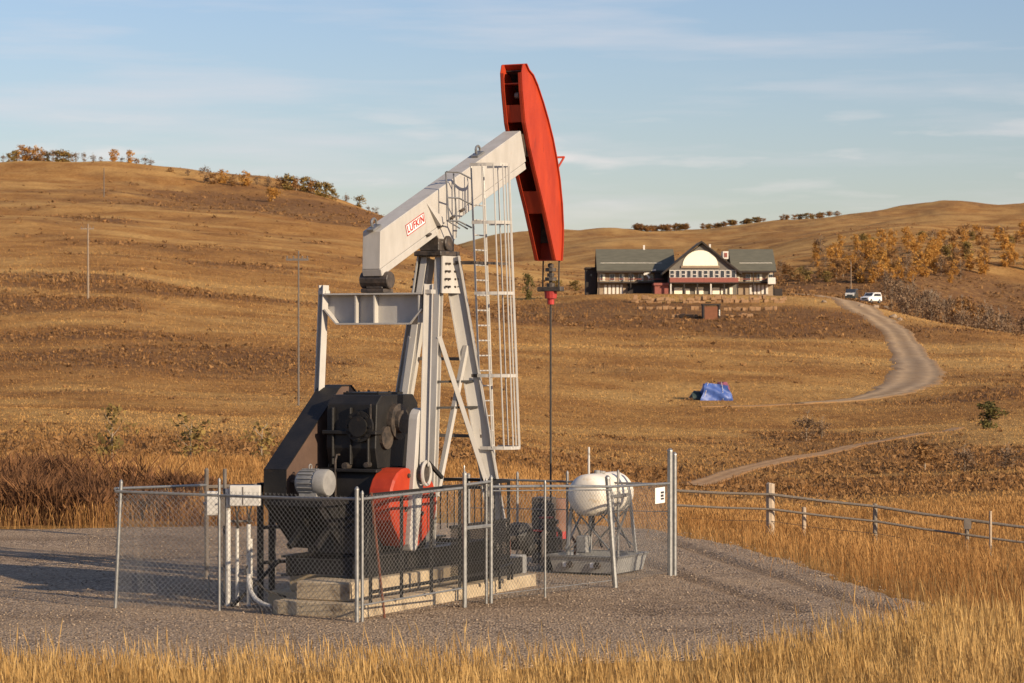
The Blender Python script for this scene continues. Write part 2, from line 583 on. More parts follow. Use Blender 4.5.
def ground_mat():
    m = bpy.data.materials.new('dry_prairie_ground')
    m.use_nodes = True
    n, l = m.node_tree.nodes, m.node_tree.links
    bs = n['Principled BSDF']
    bs.inputs['Roughness'].default_value = 1
    bs.inputs['Specular IOR Level'].default_value = 0.05
    tc = n.new('ShaderNodeTexCoord')

    def noise(scale, det, stretch=(1, 1, 1), rough=.65):
        mp = n.new('ShaderNodeMapping')
        mp.inputs['Scale'].default_value = stretch
        l.new(tc.outputs['Object'], mp.inputs['Vector'])
        q = n.new('ShaderNodeTexNoise')
        q.inputs['Scale'].default_value = scale
        q.inputs['Detail'].default_value = det
        q.inputs['Roughness'].default_value = rough
        l.new(mp.outputs[0], q.inputs['Vector'])
        return q.outputs['Fac']

    def ramp(f, stops):
        r = n.new('ShaderNodeValToRGB')
        e = r.color_ramp.elements
        while len(e) < len(stops):
            e.new(.5)
        for k, (p, c) in enumerate(stops):
            e[k].position = p
            e[k].color = (*c, 1)
        l.new(f, r.inputs['Fac'])
        return r.outputs['Color']

    def mix(a, b, f, mode='MIX'):
        x = n.new('ShaderNodeMix')
        x.data_type = 'RGBA'
        x.blend_type = mode
        for s, v in (('A', a), ('B', b), ('Factor', f)):
            if isinstance(v, (int, float)):
                x.inputs[s].default_value = v
            elif isinstance(v, tuple):
                x.inputs[s].default_value = (*v, 1)
            else:
                l.new(v, x.inputs[s])
        return x.outputs['Result']
    n1 = noise(.10, 12, (1, .45, 1), .74)
    base = ramp(n1, [(.30, (.26, .122, .042)), (.47, (.40, .203, .067)), (.62, (.51, .282, .095)), (.78, (.57, .335, .120))])
    a2 = n.new('ShaderNodeAttribute')
    a2.attribute_name = 'straw'
    sf = n.new('ShaderNodeMath')
    sf.operation = 'MULTIPLY'
    sf.inputs[1].default_value = .75
    l.new(a2.outputs['Fac'], sf.inputs[0])
    base = mix(base, (.64, .395, .145), sf.outputs[0], 'MIX')
    n2 = noise(1.1, 8, (1, .5, 1), .75)
    base = mix(base, ramp(n2, [(.30, (.45, .41, .38)), (.48, (.85, .83, .81)), (.68, (1.1, 1.09, 1.04))]), .85, 'MULTIPLY')
    a1 = n.new('ShaderNodeAttribute')
    a1.attribute_name = 'tint'
    n3 = noise(.55, 8, (1, .6, 1), .75)
    ms = n.new('ShaderNodeMath')
    ms.operation = 'MULTIPLY'
    l.new(a1.outputs['Fac'], ms.inputs[0])
    l.new(ramp(n3, [(.28, (.25, .25, .25)), (.55, (1, 1, 1))]), ms.inputs[1])
    base = mix(base, (.19, .098, .045), ms.outputs[0])
    l.new(base, bs.inputs['Base Color'])
    bp = n.new('ShaderNodeBump')
    bp.inputs['Strength'].default_value = .9
    bp.inputs['Distance'].default_value = .6
    l.new(noise(1.3, 10, (1, 1, 1), .75), bp.inputs['Height'])
    l.new(bp.outputs[0], bs.inputs['Normal'])
    return m


ground = make_terrain()
ground.data.materials.append(ground_mat())
tag(ground, 'rolling dry prairie ground rising to brown hills', kind='structure')


# ------------------------------------------------------------------ gravel pad
def pad_z(x, y):
    return .035 * (fbm(np.asarray(x) / 1.7, np.asarray(y) / 1.7, 4) - .5)


def make_pad():
    c = .13
    xs, ys = np.arange(-22, 8, c), np.arange(30, 60, c)
    GX, GY = np.meshgrid(xs, ys)
    jx, jy = GX + .9 * (fbm(GX / 1.3, GY / 1.3) - .5), GY + 1.4 * (fbm(GX / 1.3 + 40, GY / 1.3) - .5)
    ins = inside(jx, jy)
    Z = pad_z(GX, GY)
    rut = np.zeros(GX.shape)
    for off in (0, 1.55):
        L_ = [(2.9 - off, 53.0, 0), (3.33 - off, 50.6, 0), (3.95 - off, 46.8, 0), (4.5 - off, 43.8, 0), (4.95 - off * .9, 41.0, 0), (5.35 - off * .8, 38.6, 0)]
        for wd, dp in ((.16, -.035), (.30, .012)):
            pass
        d = np.full(GX.shape, 1e9)
        for (x0, y0, _), (x1, y1, _) in zip(L_, L_[1:]):
            vx, vy = x1 - x0, y1 - y0
            tt = np.clip(((GX - x0) * vx + (GY - y0) * vy) / (vx * vx + vy * vy), 0, 1)
            d = np.minimum(d, np.hypot(GX - x0 - tt * vx, GY - y0 - tt * vy))
        d = d + .12 * (fbm(GX * 1.3, GY * 1.3) - .5)
        Z = Z - .040 * np.exp(-(d / .15) ** 2) + .022 * np.exp(-((d - .32) / .12) ** 2)
        rut = np.maximum(rut, np.exp(-(d / .2) ** 2))
    # lower the rim so that it sinks into the ground
    rim = ins.copy()
    for k in range(2):
        r2 = rim.copy()
        r2[1:] &= rim[:-1]; r2[:-1] &= rim[1:]; r2[:, 1:] &= rim[:, :-1]; r2[:, :-1] &= rim[:, 1:]
        Z = np.where(rim & ~r2, Z - .07 + .02 * k, Z)
        rim = r2
    idx = np.arange(GX.size).reshape(GX.shape)
    rut = np.maximum(rut * .8, np.clip((fbm(GX / 3.2 + 8, GY / 2.2, 5, .6) - .52) * 3.2, 0, .75))
    q = ins[:-1, :-1] & ins[1:, :-1] & ins[1:, 1:] & ins[:-1, 1:]
    Q = np.stack([idx[:-1, :-1], idx[:-1, 1:], idx[1:, 1:], idx[1:, :-1]], -1)[q]
    used, inv = np.unique(Q, return_inverse=True)
    V = np.stack([GX, GY, Z], -1).reshape(-1, 3)[used]
    o = bulk('gravel_pad', V, Q=inv.reshape(-1, 4), smooth=True, tint=rut.ravel()[used])
    m = bpy.data.materials.new('gravel')
    m.use_nodes = True
    n, l = m.node_tree.nodes, m.node_tree.links
    bs = n['Principled BSDF']
    bs.inputs['Roughness'].default_value = .95
    bs.inputs['Specular IOR Level'].default_value = .1
    tc = n.new('ShaderNodeTexCoord')
    vo = n.new('ShaderNodeTexVoronoi')
    vo.inputs['Scale'].default_value = 25
    l.new(tc.outputs['Object'], vo.inputs['Vector'])
    vo2 = n.new('ShaderNodeTexVoronoi')
    vo2.inputs['Scale'].default_value = 62
    l.new(tc.outputs['Object'], vo2.inputs['Vector'])
    r = n.new('ShaderNodeValToRGB')
    e = r.color_ramp.elements
    e[0].color, e[1].color = (.10, .066, .042, 1), (.60, .455, .315, 1)
    sp = n.new('ShaderNodeSeparateColor')
    l.new(vo.outputs['Color'], sp.inputs[0])
    l.new(sp.outputs[0], r.inputs['Fac'])
    r2 = n.new('ShaderNodeValToRGB')
    r2.color_ramp.elements[0].color, r2.color_ramp.elements[1].color = (.5, .5, .5, 1), (1.25, 1.25, 1.25, 1)
    sp2 = n.new('ShaderNodeSeparateColor')
    l.new(vo2.outputs['Color'], sp2.inputs[0])
    l.new(sp2.outputs[1], r2.inputs['Fac'])
    mx = n.new('ShaderNodeMix')
    mx.data_type, mx.blend_type = 'RGBA', 'MULTIPLY'
    mx.inputs['Factor'].default_value = 1
    l.new(r.outputs[0], mx.inputs['A'])
    l.new(r2.outputs[0], mx.inputs['B'])
    no = n.new('ShaderNodeTexNoise')
    no.inputs['Scale'].default_value = .45
    no.inputs['Detail'].default_value = 7
    l.new(tc.outputs['Object'], no.inputs['Vector'])
    r3 = n.new('ShaderNodeValToRGB')
    r3.color_ramp.elements[0].position, r3.color_ramp.elements[1].position = .36, .66
    l.new(no.outputs['Fac'], r3.inputs['Fac'])
    m2 = n.new('ShaderNodeMix')
    m2.data_type = 'RGBA'
    m2.inputs['B'].default_value = (.38, .275, .175, 1)
    ml = n.new('ShaderNodeMath')
    ml.operation = 'MULTIPLY'
    ml.inputs[1].default_value = .6
    l.new(r3.outputs[0], ml.inputs[0])
    l.new(ml.outputs[0], m2.inputs['Factor'])
    l.new(mx.outputs['Result'], m2.inputs['A'])
    ra = n.new('ShaderNodeAttribute')
    ra.attribute_name = 'tint'
    m3 = n.new('ShaderNodeMix')
    m3.data_type, m3.blend_type = 'RGBA', 'MULTIPLY'
    m3.inputs['B'].default_value = (.62, .58, .54, 1)
    l.new(ra.outputs['Fac'], m3.inputs['Factor'])
    l.new(m2.outputs['Result'], m3.inputs['A'])
    l.new(m3.outputs['Result'], bs.inputs['Base Color'])
    bp = n.new('ShaderNodeBump')
    bp.inputs['Strength'].default_value = .9
    bp.inputs['Distance'].default_value = .04
    l.new(vo.outputs['Distance'], bp.inputs['Height'])
    bp.invert = True
    l.new(bp.outputs[0], bs.inputs['Normal'])
    o.data.materials.append(m)
    return tag(o, 'grey gravel well pad', kind='structure')


make_pad()


# ------------------------------------------------------------------ dirt road and trail, draped strips
def strip(name, pts, width, m, label, lift=.11, across=13):
    P = np.array(pts, float)
    t = np.linspace(0, len(P) - 1, 60 * (len(P) - 1))
    def cr(t):
        i = np.clip(np.floor(t).astype(int), 0, len(P) - 2)
        f = (t - i)[:, None]
        p0, p1, p2, p3 = P[np.clip(i - 1, 0, None)], P[i], P[i + 1], P[np.clip(i + 2, None, len(P) - 1)]
        return .5 * (2 * p1 + (p2 - p0) * f + (2 * p0 - 5 * p1 + 4 * p2 - p3) * f**2 + (3 * p1 - p0 - 3 * p2 + p3) * f**3)
    C = cr(t)
    T = np.gradient(C[:, :2], axis=0)
    T /= np.linalg.norm(T, axis=1)[:, None] + 1e-9
    N = np.stack([-T[:, 1], T[:, 0]], 1)
    w = C[:, 2] * width
    s = np.linspace(-.5, .5, across)
    wob = 1 + .5 * (fbm(t[:, None] * 6 + 0 * s, (s[None] > 0) * 9.0 + t[:, None] * 0) - .5)
    X = C[:, 0][:, None] + N[:, 0][:, None] * w[:, None] * s * wob
    Y = C[:, 1][:, None] + N[:, 1][:, None] * w[:, None] * s * wob
    Z = height(X, Y) + lift
    Z[:, 0] -= lift * 1.6
    Z[:, -1] -= lift * 1.6
    i = np.arange(X.size).reshape(X.shape)
    Q = np.stack([i[:-1, :-1], i[:-1, 1:], i[1:, 1:], i[1:, :-1]], -1).reshape(-1, 4)
    o = bulk(name, np.stack([X, Y, Z], -1).reshape(-1, 3), Q=Q[:, ::-1], material=m, smooth=True, tint=np.broadcast_to(s[None] + .5 + .07 * (fbm(t * 4 + 3, t * 0) - .5)[:, None], X.shape).ravel())
    # make sure it faces up
    if o.data.polygons[10].normal.z < 0:
        o.data.flip_normals()
    return tag(o, label, kind='structure')


road_m = mat('dirt_road', (.41, .28, .155), (.32, .215, .115), .35, .95, .4, 3, lo=.3, hi=.7, c3=(.22, .155, .095), s3=.9, t3=.6)
trail_m = mat('packed_trail', (.44, .265, .118), (.36, .21, .092), .5, .95, .4, 3, c3=(.36, .20, .08), s3=.9, t3=.52)


def add_tracks(m, worn, grass):
    n, l = m.node_tree.nodes, m.node_tree.links
    bs = n['Principled BSDF']
    src = bs.inputs['Base Color'].links[0].from_socket
    at_ = n.new('ShaderNodeAttribute')
    at_.attribute_name = 'tint'
    no = n.new('ShaderNodeTexNoise')
    no.inputs['Scale'].default_value = .8
    no.inputs['Detail'].default_value = 8
    tc = n.new('ShaderNodeTexCoord')
    l.new(tc.outputs['Object'], no.inputs['Vector'])
    ad = n.new('ShaderNodeMath')
    ad.operation = 'MULTIPLY_ADD'
    ad.inputs[1].default_value = .30
    l.new(no.outputs['Fac'], ad.inputs[0])
    l.new(at_.outputs['Fac'], ad.inputs[2])
    sb = n.new('ShaderNodeMath')
    sb.operation = 'SUBTRACT'
    sb.inputs[1].default_value = .15
    l.new(ad.outputs[0], sb.inputs[0])
    rp_ = n.new('ShaderNodeValToRGB')
    e = rp_.color_ramp.elements
    stops = [(.02, grass), (.16, (.75, .72, .68)), (.28, worn), (.42, (.82, .80, .76)), (.52, (.7, .66, .6)), (.62, (.85, .83, .8)), (.74, worn), (.86, (.72, .7, .66)), (.98, grass)]
    while len(e) < len(stops):
        e.new(.5)
    for k, (p, c) in enumerate(stops):
        e[k].position = p
        e[k].color = (*c, 1)
    l.new(sb.outputs[0], rp_.inputs['Fac'])
    mx = n.new('ShaderNodeMix')
    mx.data_type, mx.blend_type = 'RGBA', 'MULTIPLY'
    mx.inputs['Factor'].default_value = 1
    l.new(src, mx.inputs['A'])
    l.new(rp_.outputs['Color'], mx.inputs['B'])
    l.new(mx.outputs['Result'], bs.inputs['Base Color'])


add_tracks(road_m, (1.18, 1.16, 1.12), (.85, .68, .45))
add_tracks(trail_m, (1.05, 1.03, 1.0), (.85, .72, .55))


def rp(px, py, w):
    x, y, z = ray(px, py)
    return (x, y, w)


ROAD = [rp(800, 295, 1.5), rp(830, 297.5, 1.7), rp(857, 305.5, 1.5), rp(882, 322, 1.15), rp(903, 343, 1.0), rp(916, 364, 1.15), rp(914, 379, 1.3), rp(898, 389.5, 1.1), rp(874, 397, .75), rp(842, 401.5, .42), rp(800, 404, .25)]
strip('dirt_road', ROAD, 5.2, road_m, 'pale dirt road curving down from the lodge')
strip('dirt_track', [rp(808, 404, .6), rp(770, 405.5, .6), rp(735, 406.5, .5), rp(700, 407, .3)], 2.2, trail_m, 'faint dirt track leading off the road bend', lift=.06)
strip('footpath', [rp(958, 428, .8), rp(905, 437, 1), rp(850, 447, 1), rp(790, 459, 1), rp(740, 471, 1), rp(690, 486, 1)], 1.35, trail_m, 'narrow dirt path slanting across the slope behind the fence', lift=.05)


# ------------------------------------------------------------------ concrete plinth
AZ = R(63.5)
PJ = Vector(((437 - 512) * 42.2 / F, 42.2, 0))


def W(b, p, z):
    """pump frame (along beam, to the lit side, up) -> world"""
    return Vector((PJ.x + math.cos(AZ) * b + math.sin(AZ) * p, PJ.y + math.sin(AZ) * b - math.cos(AZ) * p, z))


def Lc(b, p, z):
    return Vector((b, -p, z))


pl = thing('concrete_plinth', PJ, AZ, 'stepped tan concrete plinth under the pump jack', 'plinth')
MB().prism([(-4.4, -1.12), (1.25, -1.12), (1.25, 1.12), (-3.2, 1.12), (-3.2, .30), (-4.4, .30)], 'z', -.1, .19).build('lower_slab', 'concrete', pl, bevel=.015)
MB().prism([(-4.18, -.82), (-.6, -.82), (-.6, .82), (-3.1, .82), (-3.1, .05), (-4.18, .05)], 'z', .192, .46).build('upper_slab', 'concrete', pl, bevel=.02)

# ------------------------------------------------------------------ pump jack
pj = thing('pump_jack', PJ, AZ, 'white oil pump jack with red horsehead and black gearbox', 'pump jack')


def lbar(mb, a, b, w, h=None, up=(0, 0, 1)):
    return mb.bar(Lc(*a), Lc(*b), w, h, up)


# base frame: long skid on the plinth
mb = MB()
for p in (-.55, .55):
    mb.hbeam(Lc(-3.6, p, .61), Lc(1.15, p, .61), .30, .2, .03, (0, 0, 1))
for b in (-3.5, -2.7, -1.4, -.6, .1, 1.0):
    mb.box(b - .06, b + .06, -.5, .5, .5, .72)
mb.build('base_frame', 'black', pj)
mb = MB()
mb.box(-.75, 1.2, -.9, .9, .2, .455)
mb.build('skid_support', 'black', pj)
# gearbox pedestal with sloping rear
mb = MB()
mb.prism([(-3.05, .77), (-1.25, .77), (-1.38, 1.95), (-2.75, 1.95)], 'y', -.46, .46)
mb.box(-2.85, -1.3, -.52, .52, 1.95, 2.0)
mb.build('pedestal', 'black', pj, bevel=.01)
# motor mount: cantilevered frame at the rear, diagonal struts
mb = MB()
mb.box(-3.78, -3.02, -.15, .56, 1.50, 1.58)
for p in (-.45, .0):
    lbar(mb, (-3.65, p, 1.5), (-2.9, p, .8), .09, .12)
    lbar(mb, (-3.05, p, 1.5), (-3.05, p, .78), .09, .1)
    lbar(mb, (-3.7, p, .9), (-2.95, p, 1.45), .07, .08)
mb.build('motor_mount', 'black', pj)
MB().prism([(-3.45, 1.48), (-1.35, 1.48), (-1.35, .78), (-2.85, .78)], 'y', .47, .57).build('dark_filler', 'black', pj)  # black panels added to deepen the dark mass under the motor
MB().prism([(-3.40, 1.46), (-2.80, 1.46), (-2.80, .80)], 'y', -.02, .40).build('dark_filler', 'black', pj)
# electric motor, axis across the beam
em = MB()
def ycyl(mb, b, z, segs, n=20):
    """lathe along local y (= -p): segs of (p, radius)"""
    mb.tube([Lc(b, p, z) for p, r in segs], [r for p, r in segs], n)
    return mb
ycyl(em, -3.42, 1.82, [(-.44, .10), (-.43, .165), (-.40, .185), (-.12, .185), (-.115, .20), (.03, .20), (.06, .185), (.07, .12)])
motor = em.build('electric_motor', 'motor', pj, smooth=True)
mb = MB()
for k in range(18):
    a = 2 * PI * k / 18
    c, s = math.cos(a), math.sin(a)
    mb.bar(Lc(-3.42 + c * .19, -.38, 1.82 + s * .19), Lc(-3.42 + c * .19, -.14, 1.82 + s * .19), .012, .03, up=(c, 0, s))
mb.build('cooling_fin', 'motor', motor)
mb = MB()
mb.box(-3.60, -3.24, .05, .40, 1.585, 1.625)
mb.box(-3.56, -3.50, .08, .37, 1.62, 1.70)
mb.box(-3.34, -3.28, .08, .37, 1.62, 1.70)
mb.build('motor_foot', 'motor', motor)
mb = MB()
mb.tube([Lc(-3.42 + .04 * math.cos(a), -.26, 2.045 + .04 * math.sin(a)) for a in np.linspace(0, 2 * PI, 13)], .009, 6)
mb.build('lifting_eye', 'motor', motor)
mb = MB()
ycyl(mb, -3.42, 1.82, [(-.58, .03), (-.43, .03)], 10)
mb.build('motor_shaft', 'grease', motor)
# junction box on the motor base
MB().box(-3.30, -3.18, .02, .12, 1.25, 1.42).build('junction_box', 'motor', pj, bevel=.01)

# belt guard
gp = [(-3.55, 1.50), (-3.55, 2.0), (-2.02, 3.16), (-1.93, 3.20), (-1.66, 3.20), (-1.50, 3.10), (-1.42, 2.85), (-1.42, 1.0), (-1.6, .82), (-2.75, .82)]
gd = MB().prism(gp, 'y', .60, .95).build('belt_guard', 'guard_brown', pj, bevel=.012)
# band round the guard's rim; shade of its edge faces painted as black
mb = MB()
for (a, b) in zip(gp, gp[1:] + gp[:1]):
    A, B = Vector((a[0], .775, a[1])), Vector((b[0], .775, b[1]))
    d = (B - A).normalized()
    nrm = Vector((-d.z, 0, d.x))
    mb.bar(A + nrm * .006 - d * .004, B + nrm * .006 + d * .004, .38, .016, up=nrm)
mb.build('guard_rim_shade', 'black', gd)

# gearbox
mb = MB()
mb.prism([(-2.62, 2.0), (-1.42, 2.0), (-1.36, 2.3), (-1.40, 2.95), (-1.55, 3.08), (-2.50, 3.08), (-2.66, 2.95), (-2.70, 2.3)], 'y', -.42, .42)
mb.box(-2.76, -1.30, -.46, .46, 2.50, 2.56)
for p in (-.3, 0, .3):
    mb.box(-2.73, -2.66, p - .02, p + .02, 2.05, 2.9)
gb = mb.build('gearbox', 'black', pj, bevel=.012)
mb = MB()
mb.box(-2.4, -1.65, -.3, .3, 3.081, 3.115)
for b in (-2.35, -2.0, -1.7):
    for p in (-.26, .26):
        mb.tube([(b, p, 3.11), (b, p, 3.135)], .018, 6)
mb.build('inspection_cover', 'black', gb)
mb = MB()
mb.tube([(-2.71, -.17, 2.62), (-2.76, -.17, 2.62)], .23, 20)
mb.tube([(-2.76, -.17, 2.62), (-2.80, -.17, 2.62)], .15, 16)
for k in range(8):
    a = 2 * PI * k / 8
    mb.tube([(-2.76, -.17 + .19 * math.cos(a), 2.62 + .19 * math.sin(a)), (-2.785, -.17 + .19 * math.cos(a), 2.62 + .19 * math.sin(a))], .018, 6)
mb.build('bearing_cap', 'black', gb)
for s in (-1, 1):
    mb = MB()
    for z0, r, p0, p1 in ((2.68, .27, .42, .50), (2.68, .17, .50, .56)):
        mb.tube([Lc(-2.10, s * p0, z0), Lc(-2.10, s * p1, z0)], r, 20)
    mb.tube([Lc(-2.42, s * .42, 2.45), Lc(-2.42, s * .47, 2.45)], .17, 18)
    mb.build('shaft_housing', 'grease', gb)
mb = MB()
mb.tube([(-2.72, .18, 2.2), (-2.80, .18, 2.2), (-2.84, .18, 2.1), (-2.84, .18, 1.6), (-2.80, .1, 1.2)], .016, 6)
mb.tube([(-2.74, -.36, 2.95), (-2.74, -.36, 2.62)], .012, 6)
mb.build('oil_line', 'grease', gb)
mb = MB()
mb.tube([(-2.66, .05, 2.04), (-2.80, .05, 2.04)], .05, 10)
mb.tube([(-2.66, -.3, 2.06), (-2.78, -.3, 2.06)], .04, 10)
mb.build('drain_plug', 'grease', gb)

# cranks and counterweights
CT, CB = (-2.10, 2.70), (-2.42, .80)
cd = Vector((CB[0] - CT[0], 0, CB[1] - CT[1])).normalized()
cn = Vector((-cd.z, 0, cd.x))            # towards +b
for s in (-1, 1):
    c0, c1 = (.74, .90) if s == 1 else (.475, .575)
    def cpt(t, w):                     # along the crank from the shaft, sideways
        return (CT[0] + cd.x * t + cn.x * w, CT[1] + cd.z * t + cn.z * w)
    arc = [cpt(-.19 * math.cos(a), .19 * math.sin(a)) for a in np.linspace(-PI / 2, PI / 2, 9)]
    prof = arc + [cpt(1.85, .12), cpt(1.93, .07), cpt(1.93, -.07), cpt(1.85, -.12)]
    y0, y1 = sorted((-s * c0, -s * c1))
    ck = MB().prism(prof, 'y', y0, y1).build('crank', 'white', pj, bevel=.012)
    mb = MB()
    inn = [cpt(.1 - .10 * math.cos(a), .10 * math.sin(a)) for a in np.linspace(-PI / 2, PI / 2, 9)] + [cpt(.75, .07), cpt(.75, -.07)]
    yy = sorted((-s * (c1 + .001), -s * (c1 + .006)))
    mb.prism(inn, 'y', *yy)
    mb.build('crank_recess', 'grease', ck)
    # a heavy weight bolted on each edge of the crank
    for e in ((-1, 1) if s == 1 else ()):
        pts = []
        for t, w in ((.74, .165), (.74, .28), (.775, .42), (.85, .55), (.96, .65), (1.10, .71), (1.25, .72), (1.40, .68), (1.55, .59), (1.68, .46), (1.80, .32), (1.90, .15)):
            pts.append(cpt(t, e * w))
        y0, y1 = sorted((-s * .46, -s * .85))
        cw = MB().prism(pts, 'y', y0, y1).build('counterweight', 'red', pj, bevel=.03)
        mb = MB()
        for t, w in ((.85, .25), (1.35, .25)):
            q = cpt(t, e * w)
            mb.tube([(q[0], -s * .84, q[1]), (q[0], -s * .875, q[1])], .035, 6)
        mb.build('bolt', 'grease', cw)
    # wrist pin bearing ring
    wp = cpt(.78, .02)
    mb = MB()
    mb.tube([(wp[0], -s * .80, wp[1]), (wp[0], -s * 1.0, wp[1])], .13, 16)
    mb.build('wrist_pin', 'grease', pj)
    mb = MB()
    ring = [(wp[0] + .13 * math.cos(a), -s * 1.0, wp[1] + .17 * math.sin(a)) for a in np.linspace(0, 2 * PI, 21)]
    mb.tube(ring, .028, 6, caps=False)
    # pitman arm: H section from equaliser end to wrist pin
    pm = MB()
    pm.hbeam(Lc(-1.95, s * .90, 4.72), Lc(wp[0] if s == 1 else -2.06, s * .965, wp[1] + .10), .14, .10, .02, (.5, -.86 * s, 0))
    pt = pm.build('pitman_arm', 'white', pj)
    mb.build('bearing_ring', 'white', pt)
    MB().box(-2.0, -1.86, min(-s * .84, -s * .97), max(-s * .84, -s * .97), 4.58, 4.64).build('pitman_clamp', 'white', pt)

# equaliser beam (tapered web, flanges, stiffeners)
ez0, ez1 = 4.15, 4.57
eq = MB()
eq.prism([(-.84, ez1), (-.84, 4.36), (-.63, ez0), (.63, ez0), (.84, 4.36), (.84, ez1)], 'x', -1.925, -1.895)
eqo = eq.build('equalizer_beam', 'white', pj)
mb = MB()
mb.box(-2.05, -1.77, -.84, .84, ez1 + .001, ez1 + .026)
mb.box(-2.05, -1.77, -.63, .63, ez0 - .026, ez0 - .001)
for s in (-1, 1):
    mb.bar((-1.91, s * .84, 4.355), (-1.91, s * .635, ez0 - .012), .28, .022, up=(0, s, -1))
mb.build('flange', 'white', eqo)
for p in (-.30, .02, .78):
    MB().box(-2.04, -1.926, -p - .012, -p + .012, ez0, ez1).build('stiffener', 'white', eqo)
# tail bearing
mb = MB()
mb.box(-2.06, -1.76, -.20, .20, 4.60, 4.66)
mb.tube([(-1.91, -.24, 4.79), (-1.91, .24, 4.79)], .13, 14)
mb.box(-2.0, -1.82, -.14, .14, 4.66, 4.98)
mb.build('tail_bearing', 'grease', pj, bevel=.01)

# walking beam
TILT = math.atan2(7.34 - 5.52, 2.64 + 2.07)
bx, bz = math.cos(TILT), math.sin(TILT)
def bp(s, n):
    """beam axis coordinates: s along from the saddle line, n above the beam's lower face"""
    return (s * bx - n * bz, 5.70 + s * bz + n * bx)
bot_r, bot_f = (-2.09, 4.945), (2.84, 6.845)
prof = [bot_r, bot_f, (2.64, 7.345), (-2.07, 5.52)]
wb = MB().prism(prof, 'y', -.155, .155).build('walking_beam', 'white', pj, bevel=.01)
mb = MB()
u = Vector((bot_f[0] - bot_r[0], 0, bot_f[1] - bot_r[1])).normalized()
nn = Vector((-u.z, 0, u.x))
A, B = Vector((bot_r[0], 0, bot_r[1])), Vector((bot_f[0], 0, bot_f[1]))
mb.bar(A - nn * .056 + u * .005, B - nn * .056 - u * .06, .33, .11, up=nn)
mb.build('bottom_flange', 'white', wb, bevel=.008)
def onbeam(b, h, p):
    """point on the beam: b along, h above lower edge"""
    t = (b - bot_r[0]) / (bot_f[0] - bot_r[0])
    return Vector((b, -p, bot_r[1] + t * (bot_f[1] - bot_r[1]))) + nn * h
for b in (-1.78, 1.62):
    mb = MB()
    c = onbeam(b, .555, 0)
    mb.tube([c + u * (.075 * math.cos(a)) + nn * (.055 + .075 * math.sin(a)) for a in np.linspace(-.4, PI + .4, 10)], .02, 6)
    mb.bar(c - u * .16, c + u * .1, .12, .03, up=nn)
    mb.build('lifting_eye', 'galv', wb)
# stiffener over the saddle: tapering plate, both sides
for s in (-1, 1):
    mb = MB()
    q = [onbeam(-.46, .44, s * .157), onbeam(-.44, .44, s * .157), onbeam(-.1, .03, s * .157), onbeam(-.30, .03, s * .157)]
    q2 = [onbeam(-.46, .44, s * .162), onbeam(-.44, .44, s * .162), onbeam(-.1, .03, s * .24), onbeam(-.30, .03, s * .24)]
    mb.poly(q + q2, [(0, 1, 2, 3), (7, 6, 5, 4), (0, 4, 5, 1), (1, 5, 6, 2), (2, 6, 7, 3), (3, 7, 4, 0)])
    mb.build('stiffener', 'white', wb)
mb = MB()
for b in (-.62, -.25, .15, .5):
    c = onbeam(b, -.0, .19)
    mb.bar(c - u * .05, c + u * .05, .05, .03, up=nn)
mb.build('saddle_bolt', 'grease', wb)
# name plate with red border and lettering
npl = MB()
def bar_on(mb, b, h, L, hh, p, th):
    c = onbeam(b, h, p)
    mb.bar(c - u * (L / 2), c + u * (L / 2), th, hh, up=nn)
PB, PH = -.90, .275
bar_on(npl, PB, PH, .62, .165, .158, .008)
npo = npl.build('name_plate', 'sign', wb)
mb = MB()
bar_on(mb, PB, PH + .081, .62, .012, .162, .006)
bar_on(mb, PB, PH - .081, .62, .012, .162, .006)
for e in (-.305, .305):
    c = onbeam(PB, PH, .162) + u * e
    mb.bar(c - nn * .086, c + nn * .086, .006, .012, up=u)
mb.build('plate_border', 'redink', npo)
fc = bpy.data.curves.new('lettering', 'FONT')
fc.body = 'LUFKIN'
fc.size = .155
fc.align_x, fc.align_y = 'CENTER', 'CENTER'
fc.extrude = .002
fc.offset = .004
fc.space_character = 1.12
fo = bpy.data.objects.new('lettering_curve', fc)
COL.objects.link(fo)
bpy.context.view_layer.update()
tme = bpy.data.meshes.new_from_object(fo.evaluated_get(bpy.context.evaluated_depsgraph_get()))
bpy.data.objects.remove(fo)
tme.name = 'lettering'
tme.materials.clear()
tme.materials.append(M['redink'])
to = bpy.data.objects.new('lettering', tme)
COL.objects.link(to)
to.parent = npo
mx = Matrix((u, nn, Vector((0, -1, 0)))).transposed().to_4x4()
mx.translation = onbeam(PB, PH, .1655)
to.matrix_local = mx

# saddle bearing under the beam
mb = MB()
mb.box(-.32, .32, -.24, .24, 5.20, 5.28)
mb.tube([(0, -.22, 5.40), (0, .22, 5.40)], .12, 16)
mb.box(-.26, .26, -.17, .17, 5.28, 5.48)
mb.build('saddle_bearing', 'grease', pj, bevel=.012)
mb = MB()
mb.prism([(-.36, 5.56), (.42, 5.86), (.34, 5.50), (.18, 5.40), (-.18, 5.40)], 'y', -.17, .17)
mb.build('saddle_bracket', 'white', pj, bevel=.01)

# samson post
def leg(a, b, depth, fl, t, side):
    m_ = MB()
    m_.hbeam(Lc(*a), Lc(*b), depth, fl, t, side)
    return m_.build('post_leg', 'white', pj)
for s in (-1, 1):
    leg((.06, s * .22, 5.18), (.10, s * 1.06, .76), .27, .15, .022, (0, 1, 0) if False else (.35, -s, 0))
    leg((-.14, s * .12, 5.18), (-.95, s * .40, .76), .13, .10, .018, (1, 0, 0))
